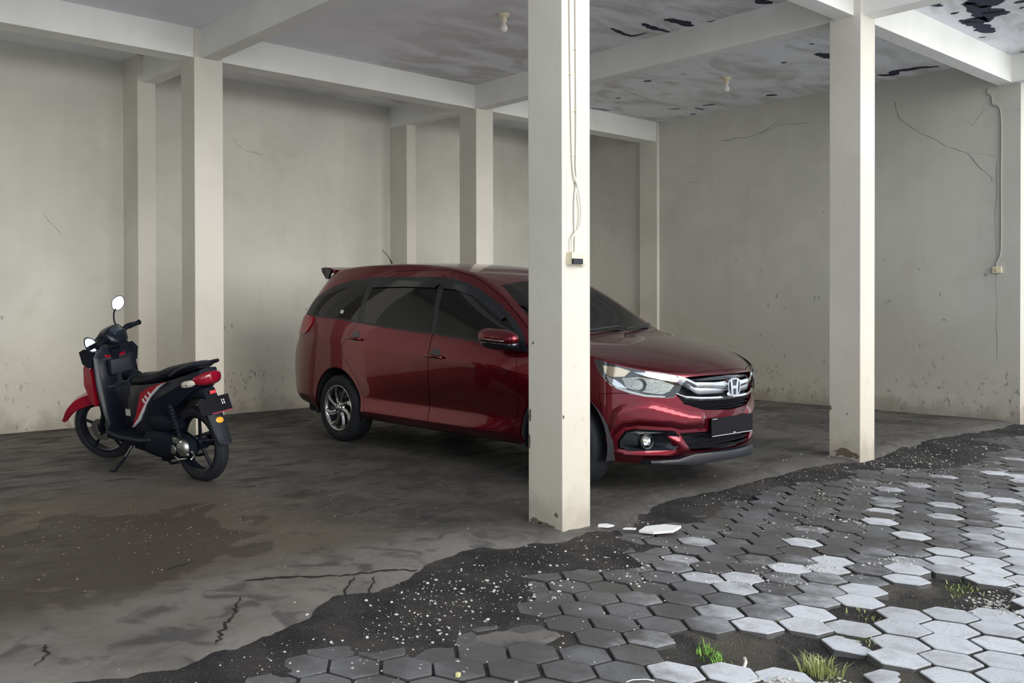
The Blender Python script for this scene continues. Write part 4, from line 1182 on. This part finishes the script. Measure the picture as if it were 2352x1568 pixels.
for s_ in (-1, 1):
    # fog lamp pod
    bm = bmesh.new(); out = [(-y*s_*-1*-1, z) for y, z in FOG]
    pts = [(y*(1 if s_ < 0 else -1), z) for y, z in FOG]
    cyy, czz = sum(p[0] for p in pts)/len(pts), sum(p[1] for p in pts)/len(pts)
    def dirx(y, k): return XN(y)-k
    r0 = [Vector((dirx(y, .006), y*1.0, z)) for y, z in pts]; r1 = [Vector((dirx(cyy+(y-cyy)*.80, .05), cyy+(y-cyy)*.80, czz+(z-czz)*.74)) for y, z in pts]
    r2 = [Vector((dirx(cyy, .08), cyy+(y-cyy)*.55, czz+(z-czz)*.5)) for y, z in pts]
    loft(bm, [r0, r1, r2], caps=False, smooth=False); bm.faces.new([v for v in bm.verts][-len(pts):]); bmesh.ops.recalc_face_normals(bm, faces=bm.faces)
    for f in bm.faces:
        if f.normal.x < 0 and False: f.normal_flip()
    pod = obj('fog_lamp_pod', bm, C_blk, CAR)
    bm = bmesh.new(); r_ = .043
    lathe(bm, [(r_+.010, -.02), (r_+.012, .004), (r_, .008), (r_-.003, .0)], 'x', 28); o = obj('fog_lamp_ring', bm, C_gloss, pod)
    o.location = (XN(.597)-.045, s_*.597, .355); o.rotation_euler = (0, 0, s_*.28)
    bm = bmesh.new(); lathe(bm, [(r_*.95, -.012), (r_*.5, -.03), (0, -.034)], 'x', 24); o2 = obj('fog_reflector', bm, C_chrome, pod); o2.location = o.location; o2.rotation_euler = o.rotation_euler
    bm = bmesh.new(); lathe(bm, [(.012, -.03), (.012, -.008), (0, -.004)], 'x', 12); o2 = obj('fog_bulb', bm, simple('bulb_white', (.9, .88, .75), .2), pod); o2.location = o.location; o2.rotation_euler = o.rotation_euler
    bm = bmesh.new(); lathe(bm, [(r_, .002), (r_*.7, .009), (0, .013)], 'x', 28); o2 = obj('fog_lens', bm, C_lens, pod); o2.location = o.location; o2.rotation_euler = o.rotation_euler
    F = (lambda l: l) if s_ < 0 else mir
    # body-colour blade under the fog lamp
    panel('bumper_blade', F(NP([(-.512,.395),(-.430,.388),(-.345,.292),(-.42,.250),(-.50,.243),(-.72,.248),(-.765,.275),(-.74,.300),(-.47,.300),(-.455,.305)])), (.9, s_*.35, 0), C_red, CAR, off=.016, thick=.04, step=.014, ch=.030)
    panel('bumper_facet', F(NP([(-.765,.560),(-.735,.598),(-.66,.622),(-.60,.624),(-.46,.578),(-.36,.552),(-.26,.545),(-.24,.50),(-.24,.435),(-.43,.433),(-.49,.450),(-.665,.462),(-.725,.445),(-.755,.39),(-.775,.32),(-.785,.36)])), (.9, s_*.45, 0), C_red, CAR, off=.018, thick=.04, step=.014, ch=.034)
    # headlamp: black housing, reflector bowls, drl strip, clear lens
    HLO = [(2.935,-.815,.900),(3.03,-.775,.872),(3.082,-.735,.852),(3.19,-.643,.822),(3.31,-.467,.790),(3.33,-.435,.735),(3.318,-.455,.69),(3.303,-.48,.650),(3.273,-.532,.645),(3.20,-.64,.655),(3.13,-.70,.672),(3.06,-.75,.702),(2.995,-.786,.760),(2.954,-.805,.825)]
    dd = (.62, s_*.78, .1)
    hl = panel('headlamp', F(HLO), dd, C_gloss, CAR, off=.004, thick=.006, step=.025)
    panel('headlamp_chrome', F([(2.985,-.793,.855),(3.073,-.745,.845),(3.13,-.70,.822),(3.10,-.72,.785),(3.03,-.77,.780),(2.995,-.788,.80)]), dd, simple('amber_tinted_reflector', (.80, .66, .48), .15, metal=1), hl, off=.0055, thick=.002, step=.02)
    panel('headlamp_chrome', F([(3.15,-.69,.815),(3.20,-.632,.812),(3.31,-.465,.785),(3.328,-.435,.745),(3.30,-.49,.748),(3.20,-.64,.790)]), dd, C_chrome, hl, off=.0055, thick=.002, step=.02)
    panel('main_reflector', F([(3.09,-.735,.775),(3.17,-.67,.785),(3.26,-.56,.762),(3.305,-.478,.730),(3.290,-.505,.690),(3.262,-.55,.668),(3.17,-.67,.690),(3.11,-.72,.715)]), dd, simple('ribbed_reflector', (.72, .74, .70), .22, metal=.9, bump=.8, bscale=90), hl, off=.0055, thick=.002, step=.02)
    panel('drl_strip', F([(2.985,-.791,.785),(3.025,-.768,.722),(3.06,-.75,.716),(3.13,-.70,.692),(3.20,-.638,.668),(3.274,-.531,.658),(3.273,-.532,.649),(3.20,-.64,.656),(3.13,-.70,.676),(3.06,-.751,.705),(3.0,-.784,.755)]), dd, simple('white_light_guide', (.92, .93, .90), .15, coat=1), hl, off=.006, thick=.002, step=.02)
    panel('drl_strip', F([(3.00,-.785,.790),(3.05,-.757,.765),(3.09,-.735,.735),(3.115,-.715,.705),(3.06,-.75,.716),(3.02,-.772,.742)]), dd, C_chrome, hl, off=.0055, thick=.002, step=.02)
    q = cast((3.17, s_*.66, .73), dd)[0]
    if q:
        bm = bmesh.new(); lathe(bm, [(.046, .004), (.038, -.004), (.02, -.010), (0, -.012)], 'x', 24); o = obj('projector', bm, C_chrome, hl); o.location = q+Vector(dd)*.012; o.rotation_euler = (0, 0, s_*.9)
    panel('headlamp_lens', F(HLO), dd, C_lens, hl, off=.018, thick=.004, step=.025)
    # tail lamp
    TL = [(-.66,-.76,1.14),(-.54,-.775,1.168),(-.41,-.79,1.150),(-.425,-.80,1.075),(-.52,-.80,1.00),(-.60,-.79,.978),(-.78,-.76,.972),(-.83,-.70,1.05),(-.79,-.70,1.13)]
    panel('tail_lamp', F(TL), (-.55, s_*.83, 0), C_tail, CAR, off=.012, thick=.02, step=.03)
    # small bumper crease highlight line and side reflector omitted
BADGEX = bx
bm = bmesh.new(); box(bm, -1.04, -1.035, -.24, .24, .80, .92, 0, .002); obj('rear_number_plate', bm, C_plate, CAR)
bm = bmesh.new(); tube(bm, [(-.88, .45, .25), (-.70, .45, .25)], .022, 12); obj('exhaust_pipe', bm, C_rimdk, CAR)

# ------------------------------------------------------------------ scooter (x forward, y to its left, z up; leaning on its side stand)
hdg = math.radians(100.1); hx = Vector((math.cos(hdg), math.sin(hdg), 0))
BK = tag(empty('scooter', Vector((-.8577, 2.4572, 0))+hx*.08, (math.radians(-7), 0, hdg)), 'black and red motor scooter leaning on its side stand by the white column', 'scooter')
K_blk = simple('scooter_black', (.004, .007, .015), .35, spec=.35, coat=.12)
K_mat = simple('scooter_matt_black', (.004, .007, .014), .65, spec=.2)
K_red = simple('scooter_red', (.30, .004, .020), .3, coat=.4)
K_seat = simple('scooter_seat_vinyl', (.004, .006, .011), .5, spec=.3)
K_alu = simple('cast_aluminium', (.42, .42, .41), .38, metal=1.0, bump=.3, bscale=60)
K_gry = simple('grey_plastic', (.018, .022, .030), .6, spec=.3)
K_sil = simple('silver_decal', (.62, .62, .66), .35)
K_glass = simple('mirror_face', (.85, .88, .92), .04, metal=1.0)
AXC = Vector((.96, 0, .95)); RK = math.radians(26.5); KAX = Vector((-math.sin(RK), 0, math.cos(RK)))
STEER = Matrix.Translation(AXC) @ Matrix.Rotation(math.radians(25), 4, KAX) @ Matrix.Translation(-AXC)
def sobj(name, bm, m, steer=False, parent=None, smooth_deg=40):
    if steer: bm.transform(STEER)
    bmesh.ops.recalc_face_normals(bm, faces=bm.faces)
    return autosmooth(obj(name, bm, m, parent or BK), smooth_deg)
def sec(x, zc, w, h, p=2.6, n=18, z_tilt=0.0, yc=0.0):
    out = []
    for k in range(n):
        a = 2*PI*k/n; c, s_ = math.cos(a), math.sin(a)
        y = w*abs(c)**(2/p)*(1 if c > 0 else -1); z = h*abs(s_)**(2/p)*(1 if s_ > 0 else -1)
        out.append(Vector((x+z*z_tilt, yc+y, zc+z)))
    return out
def wheel_s(cx_, cz_, R, w, name, steer):
    bm = bmesh.new(); prof = [(R-.062, -w*.42), (R-.035, -w*.52), (R-.012, -w*.42), (R, -w*.15), (R, w*.15), (R-.012, w*.42), (R-.035, w*.52), (R-.062, w*.42)]
    lathe(bm, prof, 'y', 48, origin=(cx_, 0, cz_), closed=True)
    for g_ in (-.25, .05, .3): lathe(bm, [(R-.001, w*g_), (R+.001, w*g_+.001), (R+.001, w*g_+.003), (R-.001, w*g_+.004)], 'y', 48, origin=(cx_, 0, cz_))
    t = sobj('tyre', bm, C_tyre, steer)
    bm = bmesh.new(); lathe(bm, [(R-.060, -w*.40), (R-.060, w*.40), (R-.078, w*.34), (R-.072, 0), (R-.078, -w*.34)], 'y', 48, origin=(cx_, 0, cz_), closed=True)
    lathe(bm, [(0, -w*.45), (.045, -w*.45), (.045, w*.45), (0, w*.45)], 'y', 20, origin=(cx_, 0, cz_))
    rim = sobj('rim', bm, K_blk, steer)
    for k in range(5):
        a = 2*PI*k/5+.4; bm = bmesh.new(); c = Vector((cx_, 0, cz_)); d = Vector((math.cos(a), 0, math.sin(a)))
        tube(bm, [c+d*.035, c+d*(R-.07)], [.014, .011], 8); sobj('spoke', bm, K_blk, steer, rim)
    return rim
wheel_s(1.255, .272, .272, .085, 'front', True)
wheel_s(0, .272, .272, .100, 'rear', False)
bm = bmesh.new(); lathe(bm, [(.05, .050), (.095, .050), (.095, .054), (.05, .054)], 'y', 32, origin=(1.255, 0, .272), closed=True); sobj('brake_disc', bm, K_alu, True)
for s_ in (-1, 1):
    bm = bmesh.new(); tube(bm, [(1.255, s_*.062, .272), (1.16, s_*.062, .46), (1.06, s_*.055, .66)], [.020, .022, .020], 10); sobj('fork_leg', bm, K_mat, True)
# red front mudguard with pointed tip
bm = bmesh.new(); rings = []
for k in range(15):
    t = k/14; a = math.radians(12+128*t); r = .300+.022*(1-t)**2+(.012 if k == 0 else 0); w = (.012, .034, .05, .062, .070, .075, .076, .076, .074, .072, .070, .068, .064, .060, .055)[k]
    c = Vector((1.255+r*math.cos(a)*(1.06 if t < .4 else 1), 0, .272+r*math.sin(a)*1.0))
    if k < 4: c += Vector((.045*(1-k/4), 0, -.0))
    n = Vector((math.cos(a), 0, math.sin(a)))
    dp = .030+.050*math.sin(PI*min(1, max(0, (k-1)/11)))
    rings.append([c+Vector((0, -w, 0))-n*dp, c+Vector((0, -w*.85, 0))+n*.004, c+Vector((0, 0, 0))+n*.018, c+Vector((0, w*.85, 0))+n*.004, c+Vector((0, w, 0))-n*dp, c+Vector((0, w*.8, 0))-n*.006, c-n*.004+n*.010, c+Vector((0, -w*.8, 0))-n*.006])
loft(bm, rings); sobj('front_mudguard', bm, K_red, True)
# nose panels: red flanks with black centre
bm = bmesh.new(); loft(bm, [sec(1.13, .52, .05, .03, z_tilt=0), sec(1.17, .60, .115, .07), sec(1.19, .70, .165, .12, z_tilt=-.2), sec(1.12, .80, .175, .12, z_tilt=-.25), sec(1.03, .88, .15, .10), sec(.97, .92, .10, .06)]); sobj('nose_cowl', bm, K_red)
bm = bmesh.new(); loft(bm, [[Vector((x, y*w, z)) for y in (-1, -.5, .5, 1)]+[Vector((x-.05, w, z)), Vector((x-.05, -w, z))] for x, w, z in ((1.235, .06, .60), (1.27, .11, .68), (1.245, .12, .77), (1.17, .09, .85))]); sobj('headlamp', bm, simple('headlamp_glass', (.30, .34, .38), .08, coat=1))
for s_ in (-1, 1):
    # black side wings with squared tips (turn signal housings) standing out either side
    bm = bmesh.new(); prism(bm, [(1.02, .80), (1.10, .83), (1.13, .92), (1.06, .945), (.99, .90)], s_*.13, s_*.225, 'y')
    for v in bm.verts:
        if abs(v.co.y) > .2: v.co.z += .012; v.co.x -= .01
    sobj('wing_panel', bm, K_mat)
    bm = bmesh.new(); prism(bm, [(1.045, .50), (1.10, .52), (1.18, .66), (1.16, .80), (1.11, .86), (1.07, .84), (1.055, .70)], s_*.150, s_*.178, 'y'); sobj('front_side_panel', bm, K_red)
    bm = bmesh.new(); prism(bm, [(1.03, .80), (1.08, .82), (1.075, .86), (1.035, .85)], s_*.190, s_*.200, 'y'); sobj('turn_signal', bm, simple('clear_plastic', (.7, .7, .68), .15), parent=None)
# inner leg shield, floor, tunnel
bm = bmesh.new(); loft(bm, [sec(.90, .34, .175, .05), sec(.93, .46, .185, .12), sec(.965, .66, .20, .18), sec(.985, .82, .195, .16), sec(.975, .92, .15, .09), sec(.965, .98, .10, .04)]); sobj('leg_shield', bm, K_blk)
bm = bmesh.new(); box(bm, .925, .945, -.13, .13, .64, .66, 0, .004); box(bm, .90, .95, -.09, .09, .74, .86, 0, .01); sobj('glove_tray', bm, K_gry)
bm = bmesh.new(); loft(bm, [sec(.40, .285, .17, .035, 5), sec(.50, .275, .175, .035, 5), (sec(.75, .27, .175, .035, 5)), sec(.94, .29, .17, .045, 5)]); sobj('floorboard', bm, K_mat)
bm = bmesh.new(); tube(bm, [(.36, .175, .300), (.48, .182, .285), (.75, .182, .285), (.93, .175, .31)], .014, 8); sobj('floor_trim', bm, K_gry)
# seat post panel with small badge
bm = bmesh.new(); loft(bm, [sec(.56, .33, .14, .06, 4), sec(.59, .46, .145, .14, 4), sec(.63, .60, .14, .10, 4), sec(.66, .70, .12, .05, 4)]); sobj('seat_post_cover', bm, K_mat)
bm = bmesh.new(); box(bm, .655, .80, .005, .095, .56, .60, 0, .003)
for v in bm.verts: v.co.x -= .0
bm.free()
bm = bmesh.new(); box(bm, .50, .512, .120, .165, .40, .55, 0, .003); bm.free()
bm = bmesh.new(); loft(bm, [sec(.70, .40, .05, .012, 4), sec(.70, .46, .055, .05, 4), sec(.695, .60, .06, .05, 4), sec(.69, .66, .05, .012, 4)]); sobj('hook_cover', bm, K_gry)
bm = bmesh.new(); prism(bm, [(.62, .455), (.672, .455), (.672, .505), (.62, .505)], .149, .156, 'y'); sobj('badge_sticker', bm, simple('sticker_silver', (.60, .60, .56), .3, metal=.4))
# body sides rising to the tail
def bodysec(x, z0, z1, w0, w1):
    return [Vector((x, -w0, z0)), Vector((x, -w1, (z0+z1)/2+.02)), Vector((x, -w1*.86, z1)), Vector((x, 0, z1+.012)), Vector((x, w1*.86, z1)), Vector((x, w1, (z0+z1)/2+.02)), Vector((x, w0, z0)), Vector((x, 0, z0-.01))]
bm = bmesh.new(); loft(bm, [bodysec(.66, .33, .66, .10, .14), bodysec(.56, .30, .69, .13, .165), bodysec(.44, .33, .70, .14, .175), bodysec(.30, .42, .715, .13, .175), bodysec(.14, .53, .74, .12, .165), bodysec(0, .62, .775, .10, .14), bodysec(-.10, .68, .805, .085, .11), bodysec(-.17, .715, .825, .06, .085)])
body_s = sobj('side_body', bm, K_blk, smooth_deg=30)
# red blade-shaped panel with silver edge on each side
for s_ in (-1, 1):
    def yb(x): return s_*(.179 if x > .25 else .179-.05*(.25-x)**1)
    def strip(pts, t, m, nm, par):
        bm = bmesh.new(); A = [bm.verts.new((x, yb(x)+s_*t, z)) for x, z in pts]; B = [bm.verts.new((x, yb(x)-s_*.02, z)) for x, z in pts]; n = len(pts)
        bm.faces.new(A if s_ < 0 else A[::-1]); bm.faces.new(B[::-1] if s_ < 0 else B)
        for k in range(n): bm.faces.new((A[k], A[(k+1) % n], B[(k+1) % n], B[k]))
        return sobj(nm, bm, m, parent=par)
    rp = strip([(.56, .385), (.50, .48), (.44, .60), (.42, .645), (.30, .70), (.12, .745), (.20, .705), (.30, .635), (.40, .53), (.48, .44)], .004, K_red, 'red_panel', body_s)
    strip([(.565, .378), (.48, .433), (.40, .522), (.30, .627), (.20, .697), (.12, .740), (.20, .709), (.30, .641), (.40, .538), (.48, .449)], .0055, K_sil, 'silver_edge', rp)
    strip([(.40, .60), (.375, .575), (.36, .58), (.385, .612)], .0065, K_sil, 'decal_letter', rp); strip([(.365, .625), (.335, .60), (.325, .607), (.35, .638)], .0065, K_sil, 'decal_letter', rp); strip([(.32, .655), (.295, .635), (.285, .642), (.31, .668)], .0065, K_sil, 'decal_letter', rp)
# seat
bm = bmesh.new(); loft(bm, [sec(.72, .690, .05, .020), sec(.68, .705, .10, .036), sec(.58, .715, .125, .045), sec(.44, .728, .135, .045), sec(.30, .752, .138, .048), (sec(.20, .785, .135, .048)), sec(.06, .815, .125, .042), sec(-.08, .842, .105, .034), sec(-.15, .850, .07, .018)]); sobj('seat', bm, K_seat)
bm = bmesh.new(); tube(bm, catmull([(.10, .13, .78), (-.02, .135, .83), (-.15, .11, .865), (-.195, 0, .872), (-.15, -.11, .865), (-.02, -.135, .83), (.10, -.13, .78)], 4), .013, 8); sobj('grab_rail', bm, K_blk)
bm = bmesh.new(); loft(bm, [sec(.86, .70, .03, .012), sec(.84, .73, .05, .03), sec(.78, .745, .055, .03), sec(.71, .74, .05, .022)]); sobj('fuel_hump', bm, K_mat)
# tail lamp
bm = bmesh.new(); loft(bm, [sec(-.125, .752, .112, .042), sec(-.165, .757, .105, .050), sec(-.205, .765, .085, .048), sec(-.235, .775, .045, .036)]); sobj('tail_lamp', bm, simple('tail_red_lens', (.26, .003, .02), .12, coat=1))
for s_ in (-1, 1):
    bm = bmesh.new(); loft(bm, [sec(.02, .715, .016, .016, yc=s_*.105), sec(-.05, .725, .026, .026, yc=s_*.115), sec(-.115, .735, .022, .024, yc=s_*.108), sec(-.14, .74, .012, .012, yc=s_*.10)]); ts = sobj('rear_turn_signal', bm, simple('clear_lens_plastic', (.62, .58, .50), .12, coat=1))
    bm = bmesh.new(); bmesh.ops.create_uvsphere(bm, u_segments=10, v_segments=8, radius=.012, matrix=Matrix.Translation((-.085, s_*.128, .728))); sobj('signal_bulb', bm, C_chrome, parent=ts)
# tail underside, plate holder, plate, flap
bm = bmesh.new(); loft(bm, [sec(.02, .64, .07, .05, 4), sec(-.10, .66, .065, .045, 4), sec(-.16, .64, .055, .05, 4), sec(-.19, .60, .05, .03, 4)]); sobj('tail_underside', bm, K_mat)
bm = bmesh.new(); box(bm, -.203, -.195, -.028, .028, .648, .672, 0, .003); sobj('small_reflector', bm, simple('reflector_red', (.75, .06, .08), .3))
def tiltx(bm, x0, z0, ang, yaw=0):
    M_ = Matrix.Translation((x0, 0, z0)) @ Matrix.Rotation(yaw, 4, 'Z') @ Matrix.Rotation(ang, 4, 'Y'); bm.transform(M_)
bm = bmesh.new(); box(bm, -.006, .006, -.140, .140, -.055, .060, 0, .004); tiltx(bm, -.205, .565, .35); pl2 = sobj('number_plate', bm, C_plate)
bm = bmesh.new(); box(bm, -.009, -.0062, -.135, .05, -.060, -.052); tiltx(bm, -.205, .565, .35); sobj('plate_red_strip', bm, K_red, parent=pl2)
bm = bmesh.new()
for yy in (-.066, -.084):
    box(bm, -.0078, -.0062, yy-.004, yy+.004, -.004, .012); box(bm, -.0078, -.0062, yy-.004, yy+.004, .018, .030)
tiltx(bm, -.205, .565, .35); o = sobj('plate_characters', bm, simple('plate_white_paint', (.75, .75, .75), .5), parent=pl2); o['kind'] = 'stuff'
bm = bmesh.new(); box(bm, -.0065, .0065, -.128, -.126, -.045, .05); box(bm, -.0072, -.0060, -.05, -.048, -.045, .05); tiltx(bm, -.205, .565, .35); bm.free()
bm = bmesh.new(); loft(bm, [[Vector((x, -w, z)), Vector((x-.02, -w*.6, z)), Vector((x-.022, w*.6, z)), Vector((x, w, z)), Vector((x+.010, w*.8, z)), Vector((x+.010, -w*.8, z))] for x, w, z in ((-.17, .060, .58), (-.20, .068, .50), (-.245, .066, .40), (-.285, .058, .315), (-.292, .045, .298))]); flap = sobj('mud_flap', bm, K_gry)
bm = bmesh.new(); bmesh.ops.create_uvsphere(bm, u_segments=20, v_segments=12, radius=1, matrix=Matrix.Translation((-.236, -.005, .462)) @ Matrix.Rotation(.35, 4, 'Y') @ Matrix.Diagonal((.008, .036, .023, 1))); sobj('amber_reflector', bm, simple('amber', (.95, .42, .03), .25, coat=.5), parent=flap)
# drive unit on the left, shock absorber, air box, hub castings
bm = bmesh.new(); loft(bm, [sec(.50, .27, .055, .055, yc=.085), sec(.44, .27, .075, .095, yc=.10), sec(.32, .27, .08, .11, yc=.10), sec(.18, .268, .07, .10, yc=.105), sec(.04, .268, .05, .085, yc=.105), sec(-.045, .27, .035, .05, yc=.10)]); drv = sobj('drive_cover', bm, K_mat)
bm = bmesh.new(); loft(bm, [sec(.42, .42, .05, .05, yc=.08), sec(.34, .43, .075, .075, yc=.09), sec(.20, .43, .075, .07, yc=.09), sec(.12, .42, .05, .04, yc=.08)]); sobj('air_box', bm, K_mat)
bm = bmesh.new(); lathe(bm, [(0, .175), (.035, .172), (.055, .160), (.062, .140), (.06, .10)], 'y', 20, origin=(.02, 0, .27)); lathe(bm, [(0, .168), (.030, .166), (.045, .15)], 'y', 16, origin=(.115, 0, .255)); box(bm, -.03, .12, .12, .150, .215, .235, 0, .004); box(bm, .05, .11, .125, .165, .30, .345, 0, .006)
sobj('hub_casting', bm, K_alu, parent=drv)
bm = bmesh.new(); tube(bm, [(-.02, .15, .20), (.05, .165, .19), (.11, .15, .20)], .006, 6); tube(bm, [(-.055, .13, .25), (-.075, .12, .22), (-.05, .13, .19)], .008, 6); sobj('brake_lever_arm', bm, C_chrome, parent=drv)
bm = bmesh.new()
for q in range(5): tube(bm, [(.40+.0*q, .150, .30-.02*q), (.28, .172, .315-.02*q)], .003, 6)
bm.free()
bm = bmesh.new(); tube(bm, [(.035, .145, .32), (.075, .135, .40)], .014, 10); tube(bm, [(.075, .135, .40), (.15, .125, .57)], .024, 12); tube(bm, [(.15, .125, .57), (.17, .12, .62)], .016, 10)
for q in range(9):
    p0 = Vector((.065, .137, .385)).lerp(Vector((.15, .125, .57)), q/8); lathe(bm, [(.028, -.004), (.033, 0), (.028, .004)], 'z', 14, origin=p0)
sobj('shock_absorber', bm, K_mat)
bm = bmesh.new(); lathe(bm, [(0, -.02), (.022, -.02), (.022, .02), (0, .02)], 'y', 14, origin=(.035, .15, .325)); sobj('shock_mount', bm, C_chrome)
bm = bmesh.new(); box(bm, .26, .60, -.09, .06, .18, .36, 0, .03); sobj('engine_block', bm, K_mat)
bm = bmesh.new(); tube(bm, [(.45, -.12, .22), (.25, -.16, .24), (.10, -.17, .27)], [.02, .03, .045], 12); tube(bm, [(.16, -.145, .25), (-.07, -.140, .285)], [.046, .052], 16); sobj('exhaust_silencer', bm, K_mat)
bm = bmesh.new(); box(bm, .28, .34, -.11, .115, .13, .20, 0, .01); tube(bm, [(.31, .11, .16), (.20, .12, .13), (.12, .12, .15)], .010, 8); tube(bm, [(.31, -.11, .16), (.20, -.12, .13), (.12, -.12, .15)], .010, 8); sobj('centre_stand', bm, K_mat)
bm = bmesh.new(); tube(bm, [(.66, .13, .235), (.72, .185, .12), (.775, .235, .040)], [.013, .012, .011], 8); sst = sobj('side_stand', bm, K_mat)
bm = bmesh.new(); box(bm, -.035, .035, -.018, .018, -.004, .004, 0, .002); bm.transform(Matrix.Translation((.785, .245, .0335)) @ Matrix.Rotation(math.radians(7), 4, 'X')); sobj('stand_foot', bm, K_mat, parent=sst)
bm = bmesh.new(); tube(bm, [(.655, .145, .22), (.70, .185, .14)], .004, 6); sobj('stand_spring', bm, C_chrome, parent=sst)
bm = bmesh.new(); loft(bm, [sec(.66, .23, .12, .05, 4), sec(.50, .22, .13, .05, 4), sec(.40, .22, .12, .04, 4)]); sobj('belly_cover', bm, K_mat)
# handlebar assembly
bm = bmesh.new(); loft(bm, [sec(.87, 1.00, .07, .025), sec(.90, 1.03, .115, .050), sec(.95, 1.055, .125, .062, z_tilt=-.1), sec(1.01, 1.045, .115, .060), sec(1.07, 1.00, .085, .05), sec(1.10, .97, .04, .02)]); hc = sobj('handlebar_cover', bm, K_blk, True)
bm = bmesh.new(); loft(bm, [sec(.885, 1.062, .055, .012), sec(.92, 1.088, .068, .016), sec(.97, 1.105, .060, .014), sec(.99, 1.105, .04, .008)]); sobj('speedometer', bm, simple('dial_glass', (.02, .03, .05), .06, coat=1), True, hc)
bm = bmesh.new(); tube(bm, [(.97, 0, .95), (1.03, 0, .80), (1.10, 0, .62)], [.05, .045, .03], 12); sobj('steering_column', bm, K_mat, True)
for s_ in (-1, 1):
    bm = bmesh.new(); tube(bm, [(.955, s_*.08, 1.035), (.94, s_*.18, 1.045), (.920, s_*.20, 1.045)], [.026, .020, .013], 10); tube(bm, [(.923, s_*.19, 1.046), (.897, s_*.292, 1.045)], [.0175, .0175], 12); lathe(bm, [(0, -.006), (.021, -.006), (.021, .006), (0, .006)], 'y', 12, origin=(.895, s_*.298, 1.045))
    sobj('handle_grip', bm, K_mat, True, hc)
    bm = bmesh.new(); tube(bm, catmull([(.96, s_*.18, 1.045), (.985, s_*.22, 1.047), (.985, s_*.28, 1.045), (.955, s_*.325, 1.04)], 3), .006, 8); sobj('brake_lever', bm, K_blk, True, hc)
def mirror(loc, base, pts, rot, steer):
    bm = bmesh.new(); tube(bm, catmull(base, 5), .0065, 8); st = sobj('mirror_stem', bm, K_mat, steer)
    out = catmull([(y, z, 0) for y, z in pts], 5, closed=True)
    for nm, sc_, x0, x1, m in (('mirror_shell', 1.0, 0, .022, K_blk), ('mirror_glass', .84, -.002, .0, K_glass)):
        bm = bmesh.new(); A = [bm.verts.new((x0, p.x*sc_, p.y*sc_)) for p in out]; B = [bm.verts.new((x1, p.x*sc_*(.7 if x1 > .01 else 1), p.y*sc_*(.7 if x1 > .01 else 1))) for p in out]; n = len(out)
        bm.faces.new(A); bm.faces.new(B[::-1])
        for k in range(n): bm.faces.new((A[k], B[k], B[(k+1) % n], A[(k+1) % n]))
        bm.transform(Matrix.Translation(loc) @ Matrix.Rotation(rot[2], 4, 'Z') @ Matrix.Rotation(rot[1], 4, 'Y') @ Matrix.Rotation(rot[0], 4, 'X'))
        sobj(nm, bm, m, steer, st, 50)
RH_ = [(-.058, .045), (-.020, .058), (.035, .040), (.058, -.010), (.050, -.048), (.0, -.056), (-.045, -.030), (-.062, .010)]
mirror((1.00, -.235, 1.235), [(.975, -.12, 1.06), (1.0, -.13, 1.12), (1.015, -.175, 1.175), (1.01, -.205, 1.20)], RH_, (0, .22, -.62), True)
mirror((.975, .262, 1.055), [(.965, .12, 1.06), (.965, .17, 1.085), (.975, .235, 1.055)], [(-y, z) for y, z in RH_][::-1], (.45, .2, -.30), True)
bm = bmesh.new(); tube(bm, catmull([(.98, -.05, 1.02), (1.06, -.10, .96), (1.10, -.09, .86)], 4), .006, 6); tube(bm, catmull([(.98, .05, 1.02), (1.06, .10, .96), (1.10, .09, .86)], 4), .006, 6); sobj('control_cables', bm, K_mat)
